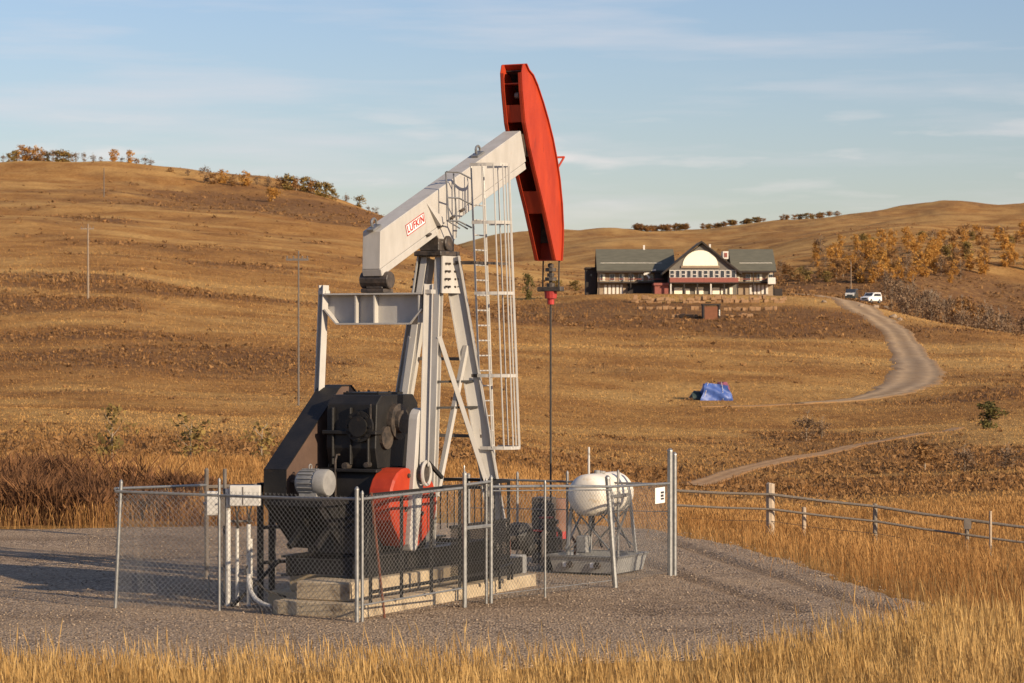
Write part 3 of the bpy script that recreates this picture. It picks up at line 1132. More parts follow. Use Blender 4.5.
# gusset plates with bolt rows at the top of the post
for s in (-1, 1):
    mb = MB()
    mb.poly([Lc(-.24, s * .20, 5.2), Lc(.22, s * .24, 5.2), Lc(.17, s * .40, 4.62), Lc(-.33, s * .24, 4.62),
             Lc(-.24, s * .225, 5.2), Lc(.22, s * .265, 5.2), Lc(.17, s * .425, 4.62), Lc(-.33, s * .265, 4.62)],
            [(0, 1, 2, 3), (7, 6, 5, 4), (0, 4, 5, 1), (1, 5, 6, 2), (2, 6, 7, 3), (3, 7, 4, 0)])
    g = mb.build('gusset', 'white', pj)
    mb = MB()
    for k in range(4):
        for q in (-.17, -.09, .06, .13):
            z = 5.08 - .12 * k
            p = .245 + (5.2 - z) * .12 + q * .1
            mb.tube([Lc(q - .03 * k, s * p, z), Lc(q - .03 * k, s * (p + .04), z)], .018, 6)
    mb.build('bolt', 'grease', g)
# bracing on both sides and rungs between the legs
for s in (-1, 1):
    mb = MB()
    lbar(mb, (-.40, s * .25, 3.95), (.09, s * .98, 1.25), .07, .07)
    mb.build('brace', 'white', pj)
    mb = MB()
    lbar(mb, (.07, s * .48, 3.80), (-.72, s * .38, 1.5), .07, .07)
    mb.build('brace', 'white', pj)
for z in (3.25, 2.85):
    t = (5.18 - z) / (5.18 - .76)
    mb = MB()
    lbar(mb, (-.14 - .78 * t, .12 + .30 * t, z), (.08, .22 + .84 * t, z), .05, .035)
    mb.build('rung', 'black', pj)
for z in (3.6, 2.4, 1.6):
    t = (5.18 - z) / (5.18 - .76)
    mb = MB()
    w_ = .22 + .84 * t
    lbar(mb, (.09, -w_, z), (.09, w_, z), .05, .05)
    mb.build('rung', 'polegrey', pj)
mb = MB()
lbar(mb, (-1.5, .55, 2.15), (-1.0, .62, 1.80), .05, .05)
mb.build('brake_lever', 'black', pj)

# ladder with safety cage on the lit side of the post
LT, LB = (.57, 6.10), (.80, .60)          # (p, z) of top and bottom
def lad(b, z, out=0.0):
    t = (LT[1] - z) / (LT[1] - LB[1])
    return Lc(b, LT[0] + (LB[0] - LT[0]) * t + out, z)
ld = bpy.data.objects.new('ladder', None)
COL.objects.link(ld)
ld.parent = pj
B0, B1 = .10, .52
for b in (B0, B1):
    mb = MB()
    mb.tube([lad(b, 6.12), lad(b, .6 if b == B1 else 2.0)], .017, 6)
    mb.build('ladder_rail', 'white', ld)
z = 6.0
while z > 2.05:
    mb = MB()
    mb.tube([lad(B0, z), lad(B1, z)], .0125, 5)
    mb.build('rung', 'white', ld)
    z -= .235
bc, hw = (B0 + B1) / 2, .30
def hoop(z, k):
    return [lad(bc + hw * math.cos(a), z, .02 + .52 * math.sin(a)) for a in np.linspace(PI, 0, 13)]
for z in (6.62, 5.72, 4.62, 3.34, 2.22):
    h = hoop(z, 0)
    mb = MB()
    for a, b in zip(h, h[1:]):
        mb.bar(a, b, .012, .05)
    mb.build('cage_hoop', 'white', ld)
for a in np.linspace(PI, 0, 9)[1:-1]:
    mb = MB()
    mb.tube([lad(bc + hw * math.cos(a), z_, .02 + .52 * math.sin(a)) for z_ in (6.62, 5.0, 3.4, 2.22)], .0125, 5)
    mb.build('cage_strap', 'white', ld)
for z in (5.1, 3.34):
    mb = MB()
    for b in (B0, B1):
        t = (5.18 - z) / 4.42
        mb.bar(lad(b, z), Lc(.08, .22 + .84 * t, z), .03, .05)
    mb.bar(lad(B0 - .05, z), lad(B1 + .5, z, .1), .03, .04)
    mb.build('ladder_bracket', 'grease', ld)
# guard hoops at the head of the ladder, beside the beam
mb = MB()
for b in (-.28, -.02):
    mb.tube([Lc(b, .30, 6.50), Lc(b, .36, 5.72), Lc(b + .1, .50, 5.62)], .014, 5)
for z in (6.50, 6.1, 5.74):
    mb.tube([Lc(-.28, .32, z), Lc(-.02, .40, z), Lc(.10, .56, z - .1)], .014, 5)
mb.tube([lad(B0, 6.1), lad(B0, 6.62)], .014, 5)
mb.tube([lad(B1, 6.1), lad(B1, 6.62)], .014, 5)
mb.build('hand_rail', 'galv', ld)

# horsehead
front = [(4.09, 5.24), (4.13, 5.55), (4.14, 5.83), (4.10, 6.2), (4.01, 6.6), (3.89, 6.95), (3.74, 7.28), (3.55, 7.60), (3.36, 7.87), (3.14, 8.14), (2.98, 8.29), (2.82, 8.36), (2.72, 8.45)]
rear = [(2.63, 8.44), (2.585, 8.30), (2.62, 8.0), (2.73, 7.48), (2.90, 7.10), (3.10, 6.72), (3.28, 6.40), (3.46, 6.09), (3.68, 5.66), (3.89, 5.24)]
outline = front + rear
hh = bpy.data.objects.new('horsehead', None)
COL.objects.link(hh)
hh.parent = pj
for s in (-1, 1):
    y0, y1 = sorted((-s * .185, -s * .20))
    sp_ = MB().prism(outline, 'y', y0, y1).build('side_plate', 'red', hh)
    mb = MB()
    # narrow inward lip along the rear edge
    for a, b in zip(rear[1:], rear[2:]):
        A, B = Vector((a[0], -s * .158, a[1])), Vector((b[0], -s * .158, b[1]))
        d = (B - A).normalized()
        mb.bar(A, B, .052, .014, up=(d.z, 0, -d.x))
    if s == 1 or True:
        mb.build('rear_lip', 'red', sp_)
mb = MB()
for a, b in zip(front, front[1:]):
    A, B = Vector((a[0], 0, a[1])), Vector((b[0], 0, b[1]))
    d = (B - A).normalized()
    mb.bar(A, B, .46, .02, up=(d.z, 0, -d.x))
mb.build('face_plate', 'red', hh)
mb = MB()
inner = [(b_ - .05, z_ - .01) for b_, z_ in front[1:-1]]  # dark lining added: shade inside the head put into its colour
for a, b in zip(inner, inner[1:]):
    A, B = Vector((a[0], 0, a[1])), Vector((b[0], 0, b[1]))
    d = (B - A).normalized()
    mb.bar(A, B, .362, .012, up=(d.z, 0, -d.x))
mb.build('shade_lining', 'grease', hh)
def plate(pts, nm):
    mb = MB()
    A, B = Vector((pts[0][0], 0, pts[0][1])), Vector((pts[1][0], 0, pts[1][1]))
    d = (B - A).normalized()
    mb.bar(A, B, .366, .014, up=(d.z, 0, -d.x))
    mb.build(nm, 'red', hh)
plate(((2.78, 7.50), (2.71, 7.78)), 'rear_plate')
plate(((3.30, 6.38), (3.51, 6.02)), 'rear_plate')
plate(((3.90, 5.245), (4.08, 5.245)), 'bottom_plate')
MB().box(2.66, 2.98, -.183, .183, 8.12, 8.14).build('cross_plate', 'red', hh)
mb = MB()
mb.tube([(2.86, .05, 7.95), (2.86, -.02, 7.95)], .05, 10)
mb.tube([(3.2, -.18, 7.0), (3.2, .18, 7.0)], .05, 10)
mb.build('hinge_pin', 'motor', hh)
mb = MB()
mb.box(2.62, 2.90, -.12, .12, 6.95, 7.30)
mb.build('head_socket', 'grease', hh)
mb = MB()
mb.tube([(3.92, -.1, 6.98), (4.42, -.1, 7.02)], .018, 6)
mb.tube([(4.42, -.1, 7.02), (4.02, -.1, 6.70)], .018, 6)
mb.build('cable_keeper', 'red', hh)
# bridle, carrier bar, polished rod
for s in (-1, 1):
    mb = MB()
    arcp = [(a[0] + .02, s * .15, a[1]) for a in front[::-1][3:-2]]
    mb.tube(arcp + [(4.13, s * .15, 5.5), (4.10, s * .15, 4.76)], .014, 6)
    mb.build('bridle_cable', 'cable', pj)
cbr = MB().box(4.02, 4.18, -.22, .22, 4.72, 4.80).build('carrier_bar', 'grease', pj, bevel=.01)
mb = MB()
for z, r in ((4.80, .07), (4.90, .10), (4.97, .06), (5.06, .09), (5.13, .05)):
    mb.tube([(4.10, 0, z), (4.10, 0, z + .06)], r, 10)
mb.tube([(4.10, 0, 4.8), (4.10, 0, 5.2)], .03, 8)
mb.build('rod_clamp', 'grease', cbr)
mb = MB()
mb.tube([(4.10, 0, 4.60), (4.10, 0, 4.72)], [.10, .11], 12)
mb.tube([(4.10, 0, 4.50), (4.10, 0, 4.60)], .06, 12)
mb.build('load_cell', 'valve_red', cbr)
mb = MB()
mb.tube([(4.10, 0, 4.6), (4.10, 0, 1.05)], .019, 8)
mb.build('polished_rod', 'cable', pj)


# ------------------------------------------------------------------ crank guard (black frame with mesh) round the cranks
def prisms(A, B, r, n=4):
    """many thin straight wires as one vertex/quad set"""
    A, B = np.asarray(A, float), np.asarray(B, float)
    d = B - A
    d /= np.linalg.norm(d, axis=1)[:, None] + 1e-12
    up = np.where(np.abs(d[:, 2:3]) > .9, np.array([[1., 0, 0]]), np.array([[0, 0, 1.]]))
    x = np.cross(d, up)
    x /= np.linalg.norm(x, axis=1)[:, None]
    y = np.cross(x, d)
    k = np.arange(n) * 2 * PI / n
    off = (x[:, None] * np.cos(k)[None, :, None] + y[:, None] * np.sin(k)[None, :, None]) * r
    V = np.concatenate([A[:, None] + off, B[:, None] + off], 1)       # N x 2n x 3
    base = (np.arange(len(A)) * 2 * n)[:, None]
    j = np.arange(n)
    Q = np.stack([base + j, base + (j + 1) % n, base + n + (j + 1) % n, base + n + j], -1).reshape(-1, 4)
    return V.reshape(-1, 3), Q


def diamond(p0, p1, z0, z1, pitch, r, zb=None, sag=0.0):
    """chain-link wires between two ground points; z0/z1 bottom and top"""
    p0, p1 = np.array(p0[:2], float), np.array(p1[:2], float)
    L = np.linalg.norm(p1 - p0)
    hgt = z1 - z0
    A, B = [], []
    nrm = np.array([-(p1 - p0)[1], (p1 - p0)[0]]) / L * r
    for s in (-1, 1):
        for c in np.arange(-hgt, L + hgt, pitch):
            # line x = c + s*(z-z0) style, clipped to [0, L]
            if s == 1:
                xa, za, xb, zb_ = c, z0, c + hgt, z1
            else:
                xa, za, xb, zb_ = c + hgt, z0, c, z1
            def clip(x1, q1, x2, q2):
                t0, t1 = 0.0, 1.0
                dx = x2 - x1
                lo, hi = (0 - x1) / dx, (L - x1) / dx
                if lo > hi: lo, hi = hi, lo
                t0, t1 = max(t0, lo), min(t1, hi)
                return (x1 + dx * t0, q1 + (q2 - q1) * t0, x1 + dx * t1, q1 + (q2 - q1) * t1) if t1 - t0 > .01 else None
            q = clip(xa, za, xb, zb_)
            if q:
                # split in two so that the panel can bow a little
                nseg = 3
                for k in range(nseg):
                    f0, f1 = k / nseg, (k + 1) / nseg
                    def pt(f):
                        x, z = q[0] + (q[2] - q[0]) * f, q[1] + (q[3] - q[1]) * f
                        bow = sag * math.sin(PI * min(max(x / L, 0), 1)) * math.sin(2.2 * (z - z0) / hgt + x)
                        P = p0 + (p1 - p0) * (x / L) + nrm * s + nrm / r * bow
                        return (P[0], P[1], z)
                    A.append(pt(f0)); B.append(pt(f1))
    return prisms(A, B, r)


cg = thing('crank_guard', (0, 0, 0), 0, 'black steel guard rail with mesh beside the red counterweights', 'guard rail')
def wtube(name, pts, r, m, parent, n=8):
    return MB().tube(pts, r, n).build(name, m, parent, smooth=True)
def wbar(name, a, b, w, h, m, parent):
    return MB().bar(a, b, w, h).build(name, m, parent)
gx = [-4.3, -3.4, -2.5, -1.6, -.75, .02]
for b in gx:
    wbar('guard_post', W(b, 1.24, .19 if b < 1.2 else 0), W(b, 1.24, 1.72), .05, .05, 'black', cg)
for z in (1.72, 1.12, .36):
    wbar('guard_bar', W(-4.3 if z != 1.12 else -1.9, 1.24, z), W(.02, 1.24, z), .045, .045, 'black', cg)
for p in (.5, -.3, -1.1):
    wbar('guard_post', W(.05, p, .19), W(.05, p, 1.72), .05, .05, 'black', cg)
for z in (1.72, .36):
    wbar('guard_bar', W(.05, 1.2, z), W(.05, -1.1, z), .045, .045, 'black', cg)
for b in np.arange(-4.2, 0, .22):
    if -2.6 < b:
        wbar('guard_bar', W(b, 1.24, 1.12), W(b, 1.24, 1.70), .018, .018, 'black', cg)
V, Q = diamond(W(-1.9, 1.245, 0), W(.0, 1.245, 0), .38, 1.10, .05, .0065)
tag(bulk('mesh_panel', V, Q=Q, material=M['black']), kind='stuff').parent = cg
wtube('stake_pipe', [W(.02, 1.3, .2), W(.02, 1.3, .45), W(-.5, 1.35, .42), W(-.52, 1.36, .1)], .022, 'black', cg)

# black pipe barrier by the belt guard
bb_ = thing('pipe_barrier', (0, 0, 0), 0, 'black pipe barrier left of the belt guard', 'barrier')
for b, p in ((-3.2, -1.25), (-2.88, -1.25)):
    wtube('barrier_post', [W(b, p, -.05), W(b, p, 1.78)], .05, 'black', bb_)
for z in (1.76, 1.12, .6):
    wtube('barrier_rail', [W(-3.2, -1.25, z), W(-2.2, -1.05, z - .02)], .028, 'black', bb_)
wtube('barrier_brace', [W(-3.9, -1.3, .02), W(-2.9, -1.1, .62)], .03, 'black', bb_)

# rusty bar leaning on the guard
tag(MB().tube([W(-4.22, 1.42, .0), W(-4.36, 1.285, 1.76)], .018, 6).build('leaning_bar', 'rust'), 'thin rusty bar leaning beside the plinth corner', 'bar')

# ------------------------------------------------------------------ chain-link enclosure
FP = {'A': (-5.75, 39.1), 'B': (-4.20, 38.75), 'C': (-2.14, 37.25), 'D': (-.69, 39.35), 'E': (-.31, 39.96), 'G': (.50, 40.85), 'F': (1.57, 42.4), 'R': (2.62, 44.75), 'K': (-.75, 46.6), 'BL': (-5.0, 44.2)}
fe = thing('chain_link_fence', (0, 0, 0), 0, 'galvanised chain-link fence enclosing the pump jack', 'fence')
def fpost(k, top, r, off=(0, 0), lean=(0, 0), m='galv'):
    x, y = FP[k][0] + off[0], FP[k][1] + off[1]
    o = wtube('fence_post', [(x, y, -.1), (x + lean[0], y + lean[1], top)], r, m, fe)
    MB().tube([(x + lean[0], y + lean[1], top), (x + lean[0], y + lean[1], top + .02), (x + lean[0], y + lean[1], top + .05)], [r * 1.1, r * 1.05, r * .4], 8).build('post_cap', m, o)
    return o
fpost('A', 1.82, .026, lean=(.09, 0))
fpost('B', 1.86, .022)
fpost('C', 1.82, .030)
fpost('C', 1.76, .022, off=(.07, .06))
fpost('D', 1.93, .034)
fpost('D', 2.02, .012, off=(-.005, -.06))
fpost('E', 1.84, .028)
fpost('E', 1.80, .02, off=(-.07, -.03))
fpost('G', 1.72, .018)
fpost('F', 1.72, .040, off=(.06, 0), lean=(-.13, 0))
fpost('R', 2.05, .045)
fpost('R', 1.98, .038, off=(.09, .25))
fpost('K', 1.55, .03, m='wire')
fpost('BL', 1.75, .035, m='polegrey')
for t in (.25, .5, .75):
    q = (FP['BL'][0] * (1 - t) + FP['K'][0] * t, FP['BL'][1] * (1 - t) + FP['K'][1] * t)
    FP['t%d' % int(t * 100)] = q
    fpost('t%d' % int(t * 100), 1.5, .024, m='polegrey')
    q = (FP['R'][0] * (1 - t) + FP['K'][0] * t, FP['R'][1] * (1 - t) + FP['K'][1] * t)
    FP['s%d' % int(t * 100)] = q
    fpost('s%d' % int(t * 100), 1.56 + .15 * (1 - t), .022, m='wire')
def frail(a, b, za, zb, r=.021, m='galv', sag=.0):
    A, B = FP[a], FP[b]
    pts = []
    for t in np.linspace(0, 1, 7):
        pts.append((A[0] * (1 - t) + B[0] * t, A[1] * (1 - t) + B[1] * t, za * (1 - t) + zb * t - sag * 4 * t * (1 - t)))
    return wtube('fence_rail', pts, r, m, fe, 6)
frail('A', 'B', 1.70, 1.66, sag=.0)
frail('B', 'C', 1.66, 1.70, sag=.01)
frail('C', 'D', 1.69, 1.74)
frail('D', 'E', 1.78, 1.80)
frail('D', 'E', 1.16, 1.16, r=.016)
frail('E', 'F', 1.72, 1.59, sag=-.01)
frail('F', 'R', 1.59, 1.52, sag=0)
frail('E', 'F', 1.66, 1.54, r=.010)
frail('C', 'D', .22, .28, r=.014)
frail('BL', 'K', 1.49, 1.50, r=.03, m='polegrey')
frail('K', 'R', 1.50, 1.50, r=.02, m='wire')
frail('K', 'R', 1.0, 1.05, r=.008, m='wire')
frail('A', 'BL', 1.74, 1.52, r=.02)
frail('E', 'F', .12, .12, r=.006, m='wire')
def fmesh(a, b, z0, z1, pitch=.082, r=.0024, sag=.03):
    V, Q = diamond(FP[a], FP[b], z0, z1, pitch, r, sag=sag)
    o = bulk('mesh_panel', V, Q=Q, material=M['wire'], parent=fe)
    tag(o, kind='stuff')
fmesh('A', 'B', .05, 1.72)
fmesh('B', 'C', .05, 1.73)
fmesh('C', 'D', .05, 1.74)
fmesh('D', 'E', .05, 1.76, r=.0015)
fmesh('E', 'F', .05, 1.58, r=.0024)
fmesh('F', 'R', .05, 1.52, r=.0024)
fmesh('K', 'R', .05, 1.5, .075, r=.0011)
fmesh('BL', 'K', .05, 1.45, .075, r=.0011)
fmesh('A', 'BL', .05, 1.6, .075, r=.0011)
# gate brace
wbar('gate_bar', (*FP['D'], 1.14), (*FP['E'], 1.14), .03, .03, 'galv', fe)

# warning sign hung on the fence
d_ = Vector((FP['R'][0] - FP['F'][0], FP['R'][1] - FP['F'][1], 0)).normalized()
n_ = Vector((d_.y, -d_.x, 0))
sc_ = Vector((FP['F'][0], FP['F'][1], 0)) + d_ * 2.02 + n_ * .03
sg = thing('fence_sign', sc_, 0, 'small white notice hung on the fence near the right corner post', 'sign')
def sbar(name, u0, u1, z0, z1, dep, m, parent):
    a = d_ * u0
    b = d_ * u1
    mb = MB()
    q = n_ * dep
    mb.poly([a + Vector((0, 0, z0)), b + Vector((0, 0, z0)), b + Vector((0, 0, z1)), a + Vector((0, 0, z1)),
             a + q + Vector((0, 0, z0)), b + q + Vector((0, 0, z0)), b + q + Vector((0, 0, z1)), a + q + Vector((0, 0, z1))],
            [(0, 1, 2, 3), (7, 6, 5, 4), (0, 4, 5, 1), (1, 5, 6, 2), (2, 6, 7, 3), (3, 7, 4, 0)])
    return mb.build(name, m, parent)
sp0 = sbar('sign_board', -.22, .22, 1.22, 1.48, .006, 'sign', sg)
for k, (z0, z1) in enumerate(((1.375, 1.41), (1.32, 1.36), (1.275, 1.305))):
    sbar('printed_line', .02, .17 - .015 * (k % 2), z0, z1, .009, 'ink', sp0)

# ------------------------------------------------------------------ electrical service stand
es = thing('electrical_stand', (-4.1, 39.45, 0), 0, 'white post stand carrying two electrical boxes by the fence', 'electrical box')
def E_(x, y, z):
    return (x, y, z)
wtube('support_post', [E_(-.05, 0, -.1), E_(-.05, 0, 1.72)], .038, 'pvc', es)
wtube('conduit', [E_(.08, .05, -.05), E_(.08, .05, 1.16)], .026, 'pvc', es)
wtube('conduit', [E_(.25, .02, -.05), E_(.25, .02, 1.20)], .031, 'pvc', es)
wtube('conduit', [E_(.275, .10, .3), E_(.275, .10, .98)], .026, 'pvc', es)
wtube('conduit', [E_(.26, -.04, .46), E_(.27, -.12, .36), E_(.31, -.25, .24), E_(.39, -.42, .15), E_(.50, -.58, .10), E_(.64, -.70, .07)], [.036, .036, .036, .036, .034, .024], 'pvc', es)
wtube('cross_arm', [E_(-.42, .06, 1.50), E_(.3, .06, 1.50)], .022, 'galv', es)
wtube('cross_arm', [E_(-.06, .06, 1.24), E_(.3, .06, 1.24)], .018, 'polegrey', es)
wtube('back_post', [E_(-.12, .22, -.05), E_(-.12, .22, 2.0)], .028, 'polegrey', es)
b1 = MB().box(-.02, .43, -.10, .10, 1.47, 1.77).build('electrical_box', 'pvc', es, bevel=.012)
MB().box(.17, .185, -.108, -.10, 1.49, 1.75).build('door_seam', 'polegrey', b1)
MB().tube([(.40, -.10, 1.62), (.40, -.13, 1.62)], .014, 6).build('latch', 'galv', b1)
b2 = MB().box(-.36, -.17, -.05, .10, 1.33, 1.68).build('electrical_box', 'pvc', es, bevel=.012)
MB().tube([(-.20, -.05, 1.5), (-.20, -.075, 1.5)], .012, 6).build('latch', 'galv', b2)
MB().box(-.15, -.09, -.04, .06, 1.18, 1.62).build('switch_box', 'polegrey', es)
for k, (x0, x1) in enumerate(((.05, .08), (.12, .10), (.22, .25), (.30, .26))):
    wtube('cable', [E_(x0, 0, 1.48), E_(x0 + .03 * (-1) ** k, -.03, 1.34), E_(x1, .02, 1.14)], .012, 'cable', es, 6)
wtube('cable', [E_(.24, 0, .6), E_(.19, -.05, .5), E_(.30, -.06, .42), E_(.5, .1, .22), E_(.95, .35, .05), E_(1.3, .5, .2)], .014, 'cable', es, 6)
tag(MB().tube([(-4.62, 41.2, -.05), (-4.63, 41.2, .3)], .014, 6).build('marker_stake', 'galv'), 'short thin stake standing in the gravel behind the left fence panel', 'stake')

# ------------------------------------------------------------------ chemical tank on its stand, drip tray
bd = Vector((math.cos(AZ), math.sin(AZ), 0))
pd = Vector((math.sin(AZ), -math.cos(AZ), 0))
TC = Vector((1.45, 45.35, 0))
tr = thing('drip_tray', TC, AZ, 'grey steel drip tray with two dark ports under the white tank', 'tray')
mb = MB()
w, t = .56, .02
def tray_shell(mb):
    o0, o1, zt = .54, .60, .30
    outer0 = [(-o0, -o0 - .03, .03), (o0, -o0 - .03, .03), (o0, o0 + .03, .03), (-o0, o0 + .03, .03)]
    outer1 = [(-o1, -o1 - .03, zt), (o1, -o1 - .03, zt), (o1, o1 + .03, zt), (-o1, o1 + .03, zt)]
    in1 = [(x * .95, y * .95, zt) for x, y, z in outer1]
    in0 = [(x * .95, y * .95, .06) for x, y, z in outer0]
    P = outer0 + outer1 + in1 + in0
    f = [(3, 2, 1, 0)]
    for k in range(4):
        j = (k + 1) % 4
        f += [(k, j, 4 + j, 4 + k), (4 + k, 4 + j, 8 + j, 8 + k), (8 + k, 8 + j, 12 + j, 12 + k)]
    f.append((12, 13, 14, 15))
    mb.poly(P, f)
tray_shell(mb)
trs = mb.build('tray_pan', 'tray', tr)
mb = MB()
for k in (-1, 1):
    mb.box(-.63, .63, k * .63 - .02, k * .63 + .02, .285, .32)
    mb.box(k * .61 - .02, k * .61 + .02, -.61, .61, .286, .319)
mb.build('tray_rim', 'galv', tr)
for p in (-.25, .25):
    pt_ = MB().tube([(-.57, -p, .16), (-.62, -p, .16)], .06, 10).build('drain_port', 'grease', tr)
    MB().box(-.60, -.58, -p + .05, -p + .13, .12, .20).build('port_plate', 'sign', pt_)
tk = thing('chemical_tank', TC, AZ, 'cream white horizontal tank on a braced stand beside the wellhead', 'tank')
zc, rr = 1.31, .345
mb = MB()
seg = [(-.60, .02), (-.595, .13), (-.575, .23), (-.545, .29), (-.50, .33), (-.44, .35), (.02, .35), (.05, .335), (.08, .328), (.12, .328), (.15, .335), (.18, .35), (.66, .35), (.72, .33), (.765, .29), (.795, .23), (.815, .13), (.82, .02)]
mb.tube([(x, 0, zc) for x, r in seg], [r for x, r in seg], 28)
tank = mb.build('tank_shell', 'tank', tk, smooth=True)
mb = MB()
mb.tube([(-.05, 0, zc + .34), (-.05, 0, zc + .40)], .05, 12)
mb.tube([(.12, 0, zc + .34), (.12, 0, zc + .38)], .07, 12)
mb.build('filler_cap', 'motor', tank)
mb = MB()
mb.tube([(-.12, .12, zc + .3), (-.12, .12, 2.10)], .018, 6)
mb.build('vent_pipe', 'pvc', tk)
for x in (-.24, .46):
    mb = MB()
    pts = [(x, .362 * math.cos(a), zc + .362 * math.sin(a)) for a in np.linspace(PI * .86, PI * 2.14, 19)]
    for a, b in zip(pts, pts[1:]):
        mb.bar(a, b, .05, .012, up=(Vector(a) - Vector((x, 0, zc))))
    mb.build('cradle', 'tray', tk)
    for s in (-1, 1):
        mb = MB()
        mb.bar((x, s * .36, zc + .05), (x * 1.35, s * .44, .05), .045, .045)
        mb.build('stand_leg', 'tray', tk)
    mb = MB()
    mb.bar((x, -.38, zc - .2), (x * 1.4, .42, .35), .03, .02)
    mb.bar((x * 1.03, .38, zc - .2), (x * 1.43, -.42, .35), .03, .02)
    mb.bar((x, -.37, zc - .18), (x, .37, zc - .18), .035, .035)
    mb.build('cross_brace', 'galv', tk)
for s in (-1, 1):
    mb = MB()
    mb.bar((-.30, s * .39, zc - .25), (.38, s * .42, .4), .03, .02)
    mb.bar((.30, s * .395, zc - .25), (-.38, s * .425, .4), .03, .02)
    mb.bar((-.30, s * .37, zc - .02), (.40, s * .37, zc - .02), .035, .05)
    mb.build('cross_brace', 'galv', tk)
mb = MB()
mb.tube([(-.2, 0, .97), (-.2, 0, .72), (-.2, -.1, .6), (-.3, -.2, .45)], .022, 6)
mb.tube([(-.1, .05, .97), (-.12, .1, .5), (-.3, .3, .4)], .014, 6)
mb.build('outlet_pipe', 'grease', tk)
mb = MB()
mb.box(-.34, -.14, .06, .26, .33, .62)
mb.build('injection_pump', 'motor', tk, bevel=.02)

# ------------------------------------------------------------------ wellhead
wl_ = thing('wellhead', W(4.10, 0, 0), AZ, 'dark greasy wellhead with valves and red wheels under the rod', 'wellhead')
mb = MB()
for z0, z1, r in ((-.05, .22, .16), (.22, .27, .24), (.27, .32, .24), (.32, .50, .13), (.50, .55, .19), (.55, .78, .10), (.78, .84, .14), (.84, 1.0, .08), (1.0, 1.12, .055)):
    mb.tube([(0, 0, z0), (0, 0, z1)], r, 14)
mb.build('casing_head', 'grease', wl_)
mb = MB()
mb.tube([(0, 0, .42), (-.3, .05, .42), (-.62, .06, .42), (-.95, .06, .42), (-1.1, .06, .38), (-1.15, .06, .1)], .05, 10)
mb.build('flow_line', 'grease', wl_)
mb = MB()
mb.tube([(0, 0, .66), (-.25, -.05, .66), (-.45, -.1, .66), (-.5, -.1, .6), (-.5, -.1, .1)], .04, 10)
mb.build('flow_line', 'polegrey', wl_)
mb = MB()
mb.tube([(0, 0, .66), (.35, .05, .66), (.5, .06, .60), (.5, .06, 0)], .04, 10)
mb.build('flow_line', 'grease', wl_)
for (x, y, z, r) in ((-.38, .05, .42, .12), (-.82, .06, .42, .15), (-.28, -.05, .66, .10)):
    v = MB().tube([(x - .12, y, z), (x - .06, y, z), (x + .06, y, z), (x + .12, y, z)], [r * .7, r, r, r * .7], 12).build('valve', 'black', wl_)
    mb = MB()
    mb.tube([(x, y, z), (x, y, z + r + .14)], .02, 6)
    mb.build('valve_stem', 'grease', v)
    mb = MB()
    zz = z + r + .14
    mb.tube([(x + .11 * math.cos(a), y + .11 * math.sin(a), zz) for a in np.linspace(0, 2 * PI, 15)], .013, 6, caps=False)
    mb.bar((x - .1, y, zz), (x + .1, y, zz), .018, .012)
    mb.build('valve_wheel', 'valve_red', v)
mb = MB()
mb.box(-1.55, -1.15, -.12, .22, .02, .34)
mb.build('meter_box', 'tray', wl_, bevel=.02)
mb = MB()
mb.tube([(-1.9, .1, 0), (-1.9, .1, .62), (-1.78, .1, .7), (-1.5, .1, .7), (-1.38, .1, .62), (-1.38, .1, .32)], .028, 8)
mb.tube([(-.2, -.55, 0), (-.2, -.55, .5), (-.05, -.4, .6)], .025, 8)
mb.build('bypass_pipe', 'rust', wl_)
wi = W(3.0, .15, 0)
ib = thing('insulated_valve', W(3.1, -.1, 0), AZ, 'black wrapped round valve body left of the wellhead', 'valve')
mb = MB()
mb.tube([(0, -.2, .62), (0, -.1, .62), (0, .1, .62), (0, .2, .62)], [.15, .24, .24, .15], 14)
mb.build('wrapped_body', 'black', ib)
mb = MB()
mb.tube([(0, 0, 0), (0, 0, .45)], .06, 8)
mb.tube([(-.5, .0, .62), (.5, 0, .62)], .055, 8)
mb.build('pipe', 'grease', ib)
dr = thing('drum', (.60, 47.6, -.02), 0, 'faded pinkish drum with red base behind the wellhead', 'drum')
mb = MB()
mb.tube([(.22, 0, .55), (.22, 0, .75), (.22, 0, .77), (.22, 0, .95), (.22, 0, .97), (.22, 0, 1.12)], [.16, .16, .17, .16, .17, .16], 18)
mb.build('drum_shell', 'drum', dr, smooth=True)
mb = MB()
mb.tube([(.22, 0, .42), (.22, 0, .55)], .165, 18)
mb.build('drum_base', 'valve_red', dr)
mb = MB()
mb.box(.02, .42, -.2, .2, -.05, .40)
mb.build('drum_stand', 'grease', dr)
hb = thing('heater_cabinet', (.56, 47.2, 0), AZ, 'tall dark grey cabinet standing just left of the pinkish drum', 'cabinet')
MB().box(-.16, .16, -.17, .17, 0, 1.15).build('cabinet_body', 'grease', hb, bevel=.02)
MB().box(-.175, -.16, -.14, .14, .1, 1.05).build('cabinet_door', 'grease', hb)


